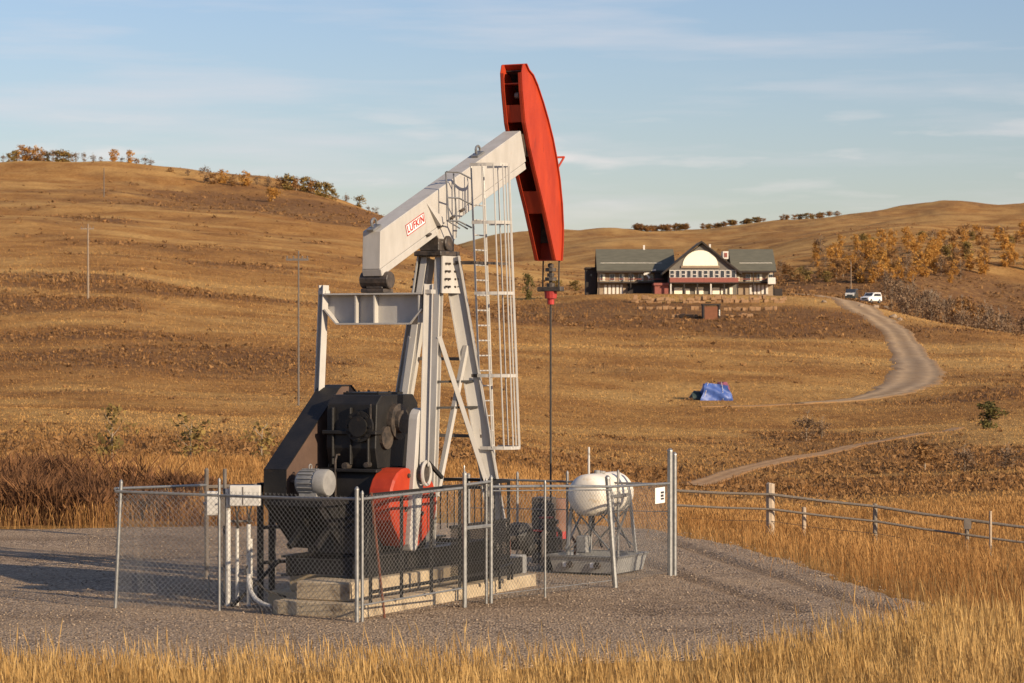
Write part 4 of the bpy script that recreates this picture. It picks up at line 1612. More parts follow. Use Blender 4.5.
# ------------------------------------------------------------------ rail fence on the right
def fpt(px, py, Y):
    return Vector(((px - CX) / F * Y, Y, H - (py - CY) * Y / F))
rf = thing('rail_fence', (0, 0, 0), 0, 'weathered wooden rail fence running along the right of the pad', 'fence')
RP = [(672, 490.5, 63.2), (771, 494.5, 62.6), (876, 506.5, 61.8), (968, 520, 60.8), (1060, 531, 59.8), (1200, 548, 58.5)]
for k, (px, py, Y) in enumerate(RP):
    c = fpt(px, py, Y)
    r = (.045, .105, .055, .05, .06, .06)[k]
    top = c.z + (.05, .26, .06, .03, .1, .1)[k]
    g = hz(c.x, c.y + .12)
    MB().tube([(c.x, c.y + .14, g - .2), (c.x, c.y + .14, top - .02), (c.x + .004, c.y + .14, top)], [r, r * .95, r * .7], 9).build('fence_post', 'woodpost' if k == 1 else 'wood', rf)
for dz, r in ((0, .036), (-.34, .03), ):
    for a, b in zip(RP, RP[1:]):
        A, B = fpt(*a), fpt(*b)
        A.z += dz
        B.z += dz
        m_ = (A + B) / 2 - Vector((0, 0, .015))
        MB().tube([A - (B - A) * .012, m_, B + (B - A) * .012], [r, r * .92, r * .85], 7).build('fence_rail', 'wood', rf)
for dz in (-.62,):
    for a, b in zip(RP, RP[1:]):
        A, B = fpt(*a), fpt(*b)
        MB().tube([A + Vector((0, .05, dz)), (A + B) / 2 + Vector((0, .05, dz - .03)), B + Vector((0, .05, dz))], .008, 4).build('fence_wire', 'cable', rf)
for px, y0, y1, Y, r in ((804, 507, 540, 62.5, .05), (990.5, 511, 560, 60.3, .03)):
    a = fpt(px, y0, Y)
    MB().tube([(a.x, Y, hz(a.x, Y) - .2), (a.x, Y, a.z)], r, 7).build('fence_post', 'woodpost', rf)
MB().box(fpt(967, 0, 60.7).x - .08, fpt(967, 0, 60.7).x + .08, 60.6, 60.66, fpt(967, 529, 60.6).z, fpt(967, 519, 60.6).z).build('fence_plate', 'polegrey', rf)

# ------------------------------------------------------------------ utility poles
def upole(name, px, py, ptop, label, r, arm, m, extra=False):
    x, y, z = ray(px, py)
    h = (py - ptop) * y / F
    o = thing(name, (x, y, z), 0, label, 'pole', None)
    MB().tube([(0, 0, -.5), (0, 0, h)], [r, r * .65], 8).build('pole_shaft', m, o)
    if arm:
        ca = MB().box(-arm, arm * .8, -.06, .06, h - .75, h - .58).build('crossarm', m, o)
        for k in (-.9, -.4, .3, .7):
            MB().tube([(k * arm, 0, h - .58), (k * arm, 0, h - .38)], [.05, .06], 6).build('insulator', 'polegrey', ca)
    if extra:
        MB().tube([(.38, 0, h - 2.0), (.38, 0, h - 1.1)], .26, 10).build('transformer', 'tray', o)
    return o
upole('utility_pole', 88, 299, 224, 'pale wooden utility pole with transformer on the left hillside', .17, 1.0, 'pole', False)
upole('utility_pole', 298.5, 406, 251, 'tall thin grey utility pole behind the left pitman arm', .085, .95, 'polegrey')
upole('utility_pole', 104, 197, 168, 'distant utility pole just below the left ridge', .2, 0, 'polegrey')
upole('utility_pole', 851, 299, 262, 'pale pole standing by the parked jeep', .14, 0, 'pole')

# ------------------------------------------------------------------ lodge
LY, LK = 500.0, 500.0 / F
LXc = (686 - CX) * LK
LZ = H + (CY - 294.5) * LK
lo = thing('lodge', (LXc, LY, LZ), 0, 'large timber lodge with green roof and half-round gable window on the knoll', 'building')
def lx(px): return (px - 686) * LK
def lz(py): return (294.5 - py) * LK
M['roof'] = mat('grey_green_roof', (.135, .128, .092), (.105, .10, .072), .6, .8, .3, 3, stretch=(1, 1, 6))
M['lwall'] = mat('lodge_tan_siding', (.36, .27, .18), (.28, .205, .135), 1.5, .85, .2, 8, stretch=(1, 1, 5))
M['lwall2'] = mat('lodge_grey_siding', (.17, .155, .13), (.13, .118, .10), 1.5, .85, .2, 8, stretch=(1, 1, 5))
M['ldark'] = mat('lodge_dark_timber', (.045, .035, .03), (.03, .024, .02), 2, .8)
M['lcream'] = mat('cream_panel', (.93, .88, .70), (.90, .85, .66), 2, .6)
M['lwhite'] = mat('lodge_white_trim', (.72, .68, .60), (.66, .62, .54), 3, .6)
M['lred'] = mat('lodge_red_timber', (.30, .10, .075), (.24, .08, .06), 3, .8)
M['lglass'] = mat('lodge_window_glass', (.03, .035, .045), (.045, .05, .06), 1, .12, spec=.6)
M['door'] = mat('brown_door_wood', (.22, .085, .04), (.17, .065, .03), 2, .7)
M['stone'] = mat('tan_wall_stone', (.42, .25, .125), (.26, .15, .075), .5, .9, .5, 3, c3=(.46, .33, .20), s3=.5, t3=.58)
def lb(name, px0, px1, py0, py1, y0, y1, m, parent=None, bevel=0):
    return MB().box(lx(px0), lx(px1), y0, y1, lz(py1), lz(py0)).build(name, m, parent or lo, bevel)
# wings
for nm, a, b in (('left', 598, 664), ('right', 733, 775)):
    lb('wall', a, b, 269, 296.5, 2.5, 14, 'lwall')
    rfp = [(1.0, lz(271.5)), (1.0, lz(270)), (8.2, lz(247.6)), (15.4, lz(270)), (15.4, lz(271.5)), (8.2, lz(249.2))]
    ro = MB().prism(rfp, 'x', lx(a - 1), lx(b + 2 if nm == 'right' else 676)).build('roof', 'roof', lo)
    lb('snow_rail', a + (8 if nm == 'right' else 3), b - 1, 262.2, 262.7, 3.38, 3.5, 'lwhite', ro)
    lb('fascia', a - 1, b + 2, 270.6, 272.4, .85, .98, 'ldark', ro)
    lb('deck', a, b, 281.6, 283.0, .9, 2.48, 'ldark')
    lb('deck_rail', a, b, 278.6, 279.3, .95, 1.05, 'lred')
    n = int((b - a) / 9)
    for k in range(n):
        c = a + 5 + (b - a - 8) * k / max(1, n - 1)
        w_ = lb('window', c - 2.6, c + 2.6, 273.5, 280.5, 2.38, 2.49, 'lwhite')
        lb('pane', c - 2.0, c - .15, 274.1, 280, 2.33, 2.375, 'lglass', w_)
        lb('pane', c + .15, c + 2.0, 274.1, 280, 2.33, 2.375, 'lglass' if k % 2 else 'lcream', w_)
    for k in range(5):
        c = (a + 8 if nm == 'left' else a + 19) + k * 4.0
        lb('french_door', c - 1.25, c + 1.25, 284.4, 293.8, 2.36, 2.48, 'lwhite')
    for c in (a + 1, (a + b) / 2, b - 1):
        lb('deck_post', c - .5, c + .5, 272, 295, .95, 1.15, 'ldark')
# right end stair and lean-to
lb('stair', 776, 784, 288.5, 296, 3, 6, 'ldark')
lb('bay', 768, 775.5, 277.5, 284, -.2, 2.4, 'lwhite')
# central block with front gable
lb('wall', 668, 735, 270, 297, -3.5, 14, 'lwall2')
gz = lz(269.9)
gab = MB()
gab.prism([(lx(666), gz), (lx(737), gz), (lx(701), lz(245))], 'y', -3.5, 8)
go = gab.build('gable_wall', 'lwall2', lo)
mb = MB()
ap = (lx(700), lz(241.6))
for s, e in ((-1, lx(661)), (1, lx(740))):
    zt = lz(273.5)
    th = .35
    mb.prism([(ap[0], ap[1]), (e, zt), (e, zt - th), (ap[0], ap[1] - th)], 'y', -4.0, 9)
gr = mb.build('roof', 'roof', lo)
mb = MB()
for s, e in ((-1, lx(661)), (1, lx(740))):
    zt = lz(273.5)
    mb.prism([(ap[0], ap[1] + .05), (e, zt + .05), (e, zt - .32), (ap[0], ap[1] - .32)], 'y', -4.16, -4.02)
mb.build('barge_board', 'ldark', gr)
hw_ = [(lx(699) + 17.6 * LK * math.cos(a), lz(266.4) + 15.4 * LK * math.sin(a)) for a in np.linspace(0, PI, 21)]
hwo = MB().prism(hw_, 'y', -3.66, -3.51).build('half_round_window', 'lcream', lo)
lb('window_sill', 680, 718, 266.2, 268.4, -3.75, -3.5, 'lwall', hwo)
lb('dormer', 722.5, 728, 251.5, 259, -1, 3, 'lwhite')
lb('dormer_window', 723.8, 726.8, 253, 257.4, -1.08, -1.0, 'lred')
lb('chimney', 710.3, 712, 243.6, 249, 3, 3.6, 'lwhite')
lb('vent', 645.3, 647, 243.6, 249, 8, 8.5, 'lwhite')
for k in range(12):
    c = 671 + k * 5.55
    wo = lb('window', c - 2.55, c + 2.55, 270.6, 278.2, -3.62, -3.51, 'lwhite')
    lb('pane', c - 1.8, c + 1.8, 271.2, 277.8, -3.66, -3.615, 'lglass', wo)
    if k % 2 == 0:
        lb('blind', c - 1.8, c + 1.8, 274.6, 275.2, -3.69, -3.665, 'lwhite', wo)
lb('balcony', 668, 736, 278.4, 283.0, -6.0, -3.52, 'lred')
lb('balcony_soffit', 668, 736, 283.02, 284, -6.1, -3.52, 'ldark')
for k in range(6):
    c = 669 + k * 13.2
    lb('porch_post', c - .6, c + .6, 284.02, 296, -5.9, -5.6, 'lwhite' if k in (0, 3) else 'ldark')
for k, (a, b, y0) in enumerate(((673, 681, 288), (683, 688.5, 289), (694, 702, 287.5), (710, 718, 288), (719.5, 725, 289), (728, 731, 288))):
    lb('porch_window', a, b, y0, 294.5, -3.7, -3.52, 'lcream')
lb('bay', 653.5, 667, 286, 297, -4.5, 2.4, 'lred')
lb('bay_roof', 652.5, 667.4, 283.5, 285.9, -4.8, 2.4, 'lred')
lb('recess_shade', 655, 667.5, 272.5, 284, 1.2, 2.4, 'ldark')  # dark box in place of a recess, its shade put into the colour
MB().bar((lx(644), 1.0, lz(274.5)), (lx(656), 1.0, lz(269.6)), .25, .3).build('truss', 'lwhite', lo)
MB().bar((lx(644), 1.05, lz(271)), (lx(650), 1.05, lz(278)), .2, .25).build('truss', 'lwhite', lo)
lb('garage_shade', 628, 652, 283.2, 295.5, 2.2, 2.45, 'ldark')  # flat dark slab standing for a recess, shade painted as its colour
# dark shed at the left end
sh = thing('dark_shed', (LXc, LY, LZ), 0, 'black shed standing against the left end of the lodge', 'shed')
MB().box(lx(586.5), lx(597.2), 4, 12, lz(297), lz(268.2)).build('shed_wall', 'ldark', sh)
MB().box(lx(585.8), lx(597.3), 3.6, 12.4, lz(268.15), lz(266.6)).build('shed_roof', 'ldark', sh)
MB().box(lx(591), lx(592.6), 3.9, 3.99, lz(275.5), lz(273.5)).build('shed_window', 'lglass', sh)

# terraced stone retaining walls below the lodge
stm = []
for k in range(5):
    mb = MB()
    mb.box(-.5, .5, -.45, .45, -.5, .5)
    for v in mb.bm.verts:
        v.co += Vector((random.uniform(-.1, .1), random.uniform(-.12, .12), random.uniform(-.1, .1)))
    o = mb.build('stone', 'stone', None, bevel=.06)
    stm.append(o.data)
    bpy.data.objects.remove(o)
for i, (px0, px1, py, rows, lab) in enumerate(((632, 786, 303, 2, 'upper tier of the tan stone terrace wall below the lodge'), (640, 776, 310.5, 1, 'middle tier of the tan stone terrace wall below the lodge'), (672, 752, 317.5, 1, 'lowest and shortest tier of the tan stone terrace wall below the lodge'))):
    x, y, z = ray((px0 + px1) / 2, py)
    w_ = thing('stone_wall', (x, y, z), 0, lab, 'wall')
    for r in range(rows):
        px = px0 + random.uniform(-4, 4)
        while px < px1:
            wpx = random.uniform(2.8, 6.5)
            if not (i > 0 and 700 < px + wpx / 2 < 722) and random.random() < .80:
                X = (px + wpx / 2 - CX) / F * y
                gz_ = hz(X, y)
                s = bpy.data.objects.new('stone', random.choice(stm))
                COL.objects.link(s)
                s.parent = w_
                hgt = random.uniform(.4, .75)
                s.location = (X - x, random.uniform(-.2, .2), gz_ - z + .2 + r * hgt * .95)
                s.scale = (wpx * y / F * 1.0, .9, hgt * random.uniform(.9, 1.15))
                s.rotation_euler = (0, 0, random.uniform(-.1, .1))
            px += wpx
# garden doorway set into the terrace
x, y, z = ray(711, 319)
y -= 1.2
gdw = thing('garden_door', (x, y, z), 0, 'brown wooden door in a dark frame set in the stone terrace', 'door')
k_ = y / F
MB().box(-7 * k_, 7 * k_, 0, 3, -.3, 12.2 * k_).build('door_leaf', 'door', gdw)
mb = MB()
mb.box(-8.6 * k_, -7.02 * k_, -.15, 3, -.3, 13.5 * k_)
mb.box(7.02 * k_, 8.6 * k_, -.15, 3, -.3, 13.5 * k_)
mb.box(-9.2 * k_, 9.2 * k_, -.2, 3.1, 13.52 * k_, 15 * k_)
mb.build('door_frame', 'ldark', gdw)
MB().box(7.4 * k_, 8.4 * k_, -.19, -.16, 3 * k_, 9 * k_).build('door_light', 'lwhite', gdw)

# ------------------------------------------------------------------ vehicles by the road
M['carwhite'] = mat('white_car_paint', (.78, .78, .77), (.74, .74, .73), 3, .25, spec=.5)
M['cardark'] = mat('dark_car_paint', (.05, .06, .06), (.04, .05, .05), 3, .25, spec=.5)
M['tyre'] = mat('tyre_rubber', (.02, .02, .02), (.03, .03, .03), 5, .9)
def car(px, py, ang, body, hood, label, L=4.7, Wd=1.85, boxy=False):
    x, y, z = ray(px, py)
    o = thing('parked_car', (x, y, z), ang, label, 'car', 'cars parked by the dirt road')
    o.scale = (1.28, 1.28, 1.45)
    h = L / 2
    if boxy:
        pr = [(-h, .45), (h - .1, .45), (h, .6), (h - .05, 1.05), (h - 1.35, 1.12), (h - 1.6, 1.80), (-h + .05, 1.82), (-h, 1.0)]
    else:
        pr = [(-h, .5), (-h + .1, .38), (h - .1, .38), (h, .62), (h - .15, .98), (h - 1.25, 1.10), (h - 1.95, 1.70), (-h + .45, 1.74), (-h + .05, 1.1)]
    bo = MB().prism(pr, 'y', -Wd / 2, Wd / 2).build('body', body, o, bevel=.07)
    sx = h - 1.38 if boxy else h - 1.35
    tx = h - 1.58 if boxy else h - 1.92
    tz = 1.74 if boxy else 1.62
    a, b = Vector((sx, 0, 1.16)), Vector((tx, 0, tz))
    nrm = Vector((tz - 1.16, 0, sx - tx)).normalized()
    MB().bar(a + nrm * .03, b + nrm * .03, Wd * .84, .03, up=nrm).build('windscreen', 'lglass', o)
    for s in (-1, 1):
        MB().prism([(sx - .35, 1.14), (tx - .1, tz - .05), (-h + .6, tz - .05), (-h + .35, 1.14)], 'y', s * (Wd / 2 + .002), s * (Wd / 2 + .02)).build('side_window', 'lglass', o)
        MB().box(h - .06, h + .02, s * Wd * .36 - .13, s * Wd * .36 + .13, .68, .86).build('headlight', 'lwhite', o)
        for wx in (-h + .95, h - .9):
            w_ = MB().tube([(wx, s * (Wd / 2 - .2), .36), (wx, s * (Wd / 2 + .02), .36)], .36, 16).build('wheel', 'tyre', o)
            MB().tube([(wx, s * (Wd / 2 + .021), .36), (wx, s * (Wd / 2 + .03), .36)], .2, 10).build('rim', 'galv', w_)
    MB().box(h - .02, h + .03, -.5, .5, .62, .88).build('grille', 'cardark', o)
    MB().box(-h - .04, h + .05, -Wd * .46, Wd * .46, .34, .50).build('bumper', 'cardark', o)
    if hood:
        MB().box(h - 1.3, h - .1, -Wd * .44, Wd * .44, 1.09, 1.15).build('bonnet', hood, o, bevel=.02)
        MB().box(h - .03, h + .02, -Wd * .44, Wd * .44, .90, 1.06).build('front_panel', hood, o)
    return o
car(851.5, 300.5, R(-105), 'cardark', 'carwhite', 'dark jeep with a white bonnet facing down the dirt road', boxy=True)
car(871, 303.5, R(-128), 'carwhite', None, 'white sport utility vehicle parked beside the dirt road')

# boulders edging the road
def rock_mesh(seed):
    r_ = random.Random(seed)
    bm = bmesh.new()
    bmesh.ops.create_icosphere(bm, subdivisions=2, radius=1)
    for v in bm.verts:
        d = v.co.normalized()
        f = 1 + .25 * math.sin(3.1 * d.x + seed) * math.cos(2.7 * d.y + 2 * seed) + r_.uniform(-.12, .12)
        v.co = d * f
        v.co.z *= .7
    me = bpy.data.meshes.new('rock')
    bm.to_mesh(me)
    bm.free()
    me.materials.append(M['rockm'])
    return me
M['rockm'] = mat('pale_rock', (.34, .26, .18), (.22, .16, .11), 1.2, .9, .5, 6)
for k, (px, py, s, lab) in enumerate(((861, 307, .5, 'small rock at the road edge between the two cars'), (876, 308, .6, 'rock in front of the white car'), (886, 309, .9, 'largest pale rock right of the white car'),
                                      (893, 318, .7, 'pale rock on the outer edge of the dirt road'), (900, 321, .55, 'lowest small rock on the outer edge of the dirt road'), (824, 303, .5, 'small rock on the inner edge of the road near the lodge'))):
    x, y, z = ray(px, py)
    o = bpy.data.objects.new('boulder', rock_mesh(k))
    COL.objects.link(o)
    o.location = (x, y, z + .2)
    o.scale = (s, s * .8, s * .8)
    o.rotation_euler = (0, 0, k)
    tag(o, lab, 'rock', 'boulders edging the dirt road')

# ------------------------------------------------------------------ blue tarpaulin pile
M['tarp'] = mat('blue_tarpaulin', (.055, .115, .36), (.035, .075, .26), 1.6, .45, .5, 4, c3=(.16, .24, .55), s3=1.2, t3=.58)
M['tarpshade'] = mat('shaded_tarp_green', (.03, .05, .045), (.02, .035, .035), 2, .6, .4, 5)  # shadow side of the pile, its shade put into a dark green
M['maroon'] = mat('maroon_cloth', (.22, .06, .10), (.16, .05, .08), 2, .7, .3, 5)
x, y, z = ray(716, 400)
k_ = y / F
tp = thing('tarp_pile', (x, y, z), R(8), 'pile covered with a bright blue tarpaulin on the slope', 'tarpaulin')
def draped(x0, x1, y0, y1, h, seed, top=.70):
    nx, nz = 16, 9
    mb = MB()
    V, Q = [], []
    n = 40
    for i in range(nz):
        f = i / (nz - 1)
        for k in range(n):
            a = 2 * PI * k / n
            cx, sy = math.cos(a), math.sin(a)
            q = max(abs(cx), abs(sy))
            ux, uy = cx / q, sy / q
            rad = (1 - (1 - top) * f ** 1.5) * (1 + .05 * math.sin(5 * a + seed) * (1 - f) + .03 * math.sin(11 * a + seed * 2))
            V.append(((x0 + x1) / 2 + ux * (x1 - x0) / 2 * rad, (y0 + y1) / 2 + uy * (y1 - y0) / 2 * rad, h * f * (1 + .06 * math.sin(2 * a + seed)) - .05))
    for i in range(nz - 1):
        for k in range(n):
            Q.append((i * n + k, i * n + (k + 1) % n, (i + 1) * n + (k + 1) % n, (i + 1) * n + k))
    V = [(a + .10 * math.sin(4 * c + 3 * b + seed), b + .12 * math.sin(5 * c + 2.3 * a + seed), c * (1 + .07 * math.sin(3 * a + 1.7 * seed) * math.cos(2.2 * b)) - (.16 * max(0, a) if c > .3 else 0)) for a, b, c in V]
    mb.poly(V, Q + [tuple((nz - 1) * n + k for k in range(n))])
    return mb
draped(-1.55, 1.5, -.9, 1.1, 17.2 * k_, 1).build('tarpaulin', 'tarp', tp, smooth=True)
draped(-2.5, -1.2, -.3, 1.3, 9.5 * k_, 2, .4).build('shaded_side', 'tarpshade', tp, smooth=True)
draped(.2, 1.35, -.2, .9, 18.2 * k_, 3, .7).build('maroon_cover', 'maroon', tp, smooth=True)
mb = MB()
mb.tube([(-1.4, -.95, .05), (-1.1, -.78, 1.0), (-.9, -.6, 17.6 * k_), (-.8, .8, 17.6 * k_)], .02, 5)
mb.tube([(.5, -.97, .05), (.5, -.80, 1.0), (.4, -.6, 17.8 * k_)], .02, 5)
mb.build('rope', 'lwhite', tp)


# ------------------------------------------------------------------ vegetation
def blades(X, Y, Z, h, w, tint, lean=.25, wind=(-.08, .02), head=0.0):
    """curved blades: 2 base, 2 middle, (2 upper for seed heads), 1 tip"""
    n = len(X)
    a = rng.random(n) * 2 * PI
    dx, dy = np.cos(a), np.sin(a)
    la = rng.random(n) * 2 * PI
    ll = h * lean * rng.random(n) ** .7
    ox, oy = np.cos(la) * ll + wind[0] * h, np.sin(la) * ll + wind[1] * h
    base = np.stack([X, Y, Z], 1)
    side = np.stack([dx, dy, 0 * dx], 1) * (w / 2)[:, None]
    def at_(f, k):
        c = base + np.stack([ox * f**1.8, oy * f**1.8, h * f * (1 - .08 * f)], 1)
        return c - side * k, c + side * k
    rows = [(0, .8), (.5, .7)]
    if head:
        rows += [(.70, .5), (.84, head)]
    P = []
    for f, k in rows:
        P += list(at_(f, k))
    P.append(base + np.stack([ox, oy, h * .94], 1))
    m = len(P)
    V = np.stack(P, 1).reshape(-1, 3)
    b = (np.arange(n) * m)[:, None]
    Q = np.concatenate([b + np.array([[2 * i, 2 * i + 1, 2 * i + 3, 2 * i + 2]]) for i in range(len(rows) - 1)])
    T = b + np.array([[m - 3, m - 2, m - 1]])
    return V, Q, T, np.repeat(tint, m)


def grass_obj(name, parts, m, label, cat='grass'):
    Vs, Qs, Ts, Ws, o = [], [], [], [], 0
    for V, Q, T, w in parts:
        Vs.append(V); Qs.append(Q + o); Ts.append(T + o); Ws.append(w)
        o += len(V)
    ob = bulk(name, np.concatenate(Vs), Q=np.concatenate(Qs), T=np.concatenate(Ts), material=m, tint=np.concatenate(Ws))
    return tag(ob, label, cat, kind='stuff')


M['straw'] = foliage_mat('straw_grass', (.33, .185, .060), (.70, .47, .19), .35)
M['tallstraw'] = foliage_mat('rusty_tall_grass', (.26, .125, .042), (.62, .36, .135), .32)
M['hillgrass'] = foliage_mat('hillside_grass', (.25, .125, .046), (.60, .355, .125), .25)
M['weed'] = foliage_mat('brown_weeds', (.10, .052, .030), (.34, .17, .075), .25)
M['scrub'] = foliage_mat('dark_scrub', (.14, .080, .042), (.40, .22, .09), .25)


def clumpy(n, x0, x1, y0, y1, size, power=1.5):
    """random points gathered in clumps"""
    X, Y = rng.uniform(x0, x1, n * 3), rng.uniform(y0, y1, n * 3)
    k = fbm(X / size, Y / size, 3)
    keep = rng.random(n * 3) < np.clip((k - .25) * 2.2, .05, 1) ** power
    return X[keep][:n], Y[keep][:n]


# foreground grass in front of the pad
X, Y = clumpy(95000, -9.5, 9.5, 25.6, 37.0, .5)
j = (fbm(X / .8 + 9, Y / .8) - .5) * 1.6
near = (Y < 31.6 + j + np.clip((X - 2.0) / 4, 0, 1) ** 1.2 * 5.2 + np.clip((-X - 4) / 4, 0, 1) * .8)
edge = np.clip(1 - (Y - 29.6 - np.clip((X - 2.0) / 4, 0, 1) * 4.6) / 2.2, .05, 1) ** 1.5
keep = near & (rng.random(len(X)) < edge)
X, Y, ed = X[keep], Y[keep], edge[keep]
hgt = (.30 + .34 * rng.random(len(X))) * (.55 + .6 * fbm(X / .7, Y / .7 + 5)) * (.75 + .35 * ed) * (1 + .25 * np.clip((X - 2) / 4, 0, 1))
tall = rng.random(len(X)) < .06
hgt = np.where(tall, hgt * 1.45, hgt)
t = np.clip(-.05 + 1.15 * fbm(X / .9 + 50, Y / .9) + rng.normal(0, .24, len(X)), 0, 1)
p1 = blades(X, Y, height(X, Y), hgt * 1.15, .0035 + .0045 * rng.random(len(X)), t, .22, wind=(-.05, .01), head=1.7)
grass_obj('foreground_grass', [p1], M['straw'], 'tall golden dry grass along the bottom of the view')

# tall grass between the pad and the rail fence, and behind the pad
X, Y = clumpy(150000, -22, 22, 34, 92, .9, 1.3)
creep = np.where(rng.random(len(X)) < .25, 1.3, .45) * rng.random(len(X))
keep = ~inside(X + .7 * (fbm(X / 1.1, Y / 1.1) - .5) + creep, Y + 1.2 * (fbm(X / 1.1 + 30, Y / 1.1) - .5) + creep * .5) & (np.abs(X) < .205 * Y + 1.5) & (Y > 35.5)
keep &= ~((Y < 36.5) & (X < 4.5))
X, Y = X[keep], Y[keep]
right = np.clip((X - 4.0) / 2, 0, 1) * np.clip((56 - Y) / 8, 0, 1)
hgt = (.22 + .30 * rng.random(len(X))) * (.6 + .7 * fbm(X / 1.6, Y / 1.6 + 15)) * (1 + .25 * right) * np.where((X > 3) & (Y > 54), .72, 1)
t = np.clip(-.1 + 1.05 * fbm(X / 2.2 + 70, Y / 2.2) + rng.normal(0, .2, len(X)) - .25 * np.clip((X - 4.5) / 1.5, 0, 1) * np.clip((50 - Y) / 5, 0, 1), 0, 1)
p2 = blades(X, Y, height(X, Y), hgt * 1.15, (.005 + .006 * rng.random(len(X))) * np.clip(Y / 45, 1, 1.8), t, .4, wind=(-.06, .01), head=1.5)
grass_obj('tall_grass', [p2], M['tallstraw'], 'tall rusty dry grass round the far and right sides of the pad')

# weeds hedge behind the pad on the left
X, Y = clumpy(52000, -17, -5.5, 57.3, 68, 1.0, 1.2)
k = (X > -.215 * Y - 2) & (fbm(X / 2 + 4, Y / 2) > .34 + .012 * (Y - 57) + .03 * (X + 9))
X, Y = X[k], Y[k]
hgt = (.45 + .75 * rng.random(len(X))) * (.5 + .9 * fbm(X / 1.3 + 22, Y / 2)) * np.clip((-X - 5.0) / 4.5, .22, 1.05)
t = np.clip(-.12 + .8 * fbm(X / 1.6 + 170, Y / 1.6) + rng.normal(0, .2, len(X)), 0, 1)
grass_obj('tall_weeds', [blades(X, Y, height(X, Y), hgt, .010 + .014 * rng.random(len(X)), t, .75, head=2.2)], M['weed'], 'brown weed thicket behind the pad on the left', 'weeds')

# hillside tufts: size grows with distance so that they still read as grass
n = 120000
lY = rng.uniform(math.log(80), math.log(620), n)
Y = np.exp(lY)
X = rng.uniform(-.205, .205, n) * Y
s, st = scrub(X, Y), straw(X, Y)
sz = np.clip(Y / 260, .7, 1.5)
hgt = (.16 + .24 * rng.random(n)) * sz * (.6 + .5 * s)
t = np.clip(.36 + .5 * st - .62 * s + .35 * (fbm(X / 6, Y / 12) - .5) + rng.normal(0, .06, n), 0, 1)
# keep the road, paths and lodge site clear
def near_line(X, Y, L, w):
    d = np.full(len(X), 1e9)
    for (x0, y0, _), (x1, y1, _) in zip(L, L[1:]):
        vx, vy = x1 - x0, y1 - y0
        tt = np.clip(((X - x0) * vx + (Y - y0) * vy) / (vx * vx + vy * vy + 1e-9), 0, 1)
        d = np.minimum(d, np.hypot(X - x0 - tt * vx, Y - y0 - tt * vy))
    return d < w
TRAIL = [rp(958, 428, .8), rp(905, 437, 1), rp(850, 447, 1), rp(790, 459, 1), rp(740, 471, 1), rp(690, 486, 1)]
TRACK = [rp(905, 388, 1.0), rp(880, 397, 1), rp(845, 401, .9), rp(800, 404, .7), rp(750, 406, .6), rp(700, 407, .4)]
jr = rng.random(len(X))
k = ~near_line(X, Y, ROAD, 1.9 + 1.4 * jr) & ~near_line(X, Y, TRAIL, .35 + .4 * jr) & ~near_line(X, Y, TRACK, .4 + .5 * jr)
k &= ~((np.abs(X - LXc) < 24) & (Y > 478) & (Y < 520))
p3 = blades(X[k], Y[k], height(X[k], Y[k]) - .03, hgt[k], (.05 + .07 * rng.random(k.sum())) * sz[k], t[k], .6)
grass_obj('hillside_grass', [p3], M['hillgrass'], 'dry grass tufts covering the brown hillside')


# scrub clumps: leafy facets in low domes
def clumps(X, Y, rad, hh, nf, tint, fs):
    n = len(X)
    c = np.stack([X, Y, height(X, Y)], 1)[:, None]
    d = rng.normal(size=(n, nf, 3))
    d /= np.linalg.norm(d, axis=2)[..., None]
    d[..., 2] = np.abs(d[..., 2])
    r = rng.random((n, nf, 1)) ** .4
    pos = c + d * r * np.stack([rad, rad, hh], 1)[:, None]
    e1 = rng.normal(size=(n, nf, 3)); e2 = rng.normal(size=(n, nf, 3))
    s = (fs * rad)[:, None, None] * (.6 + .8 * rng.random((n, nf, 1)))
    e1 = e1 / np.linalg.norm(e1, axis=2)[..., None] * s
    e2 = e2 / np.linalg.norm(e2, axis=2)[..., None] * s
    V = np.stack([pos - e1, pos + e1 * .3 + e2, pos + e1 - e2 * .3], 2).reshape(-1, 3)
    T = np.arange(len(V)).reshape(-1, 3)
    tt = np.repeat(np.clip(tint[:, None] + rng.normal(0, .18, (n, nf)), 0, 1).ravel(), 3)
    return V, T, tt
n = 170000
Y = np.exp(rng.uniform(math.log(85), math.log(1250), n))
X = rng.uniform(-.21, .21, n) * Y
k = (rng.random(n) < scrub(X, Y) ** 1.3 * .24 + .006) & ~near_line(X, Y, ROAD, 3.0) & ~near_line(X, Y, TRAIL, 1.2) & ~near_line(X, Y, TRACK, 1.4) & ~((np.abs(X - LXc) < 26) & (Y > 432) & (Y < 525))
X, Y = X[k], Y[k]
rad = (.18 + .36 * rng.random(len(X)) ** 2) * np.clip(Y / 260, .7, 2.4)
V, T, tt = clumps(X, Y, rad, rad * (.4 + .35 * rng.random(len(X))), 9, .30 + .45 * rng.random(len(X)), .40)
tag(bulk('hillside_scrub', V, T=T, material=M['scrub'], tint=tt), 'dark low scrub in patches on the hillsides', 'scrub', kind='stuff')


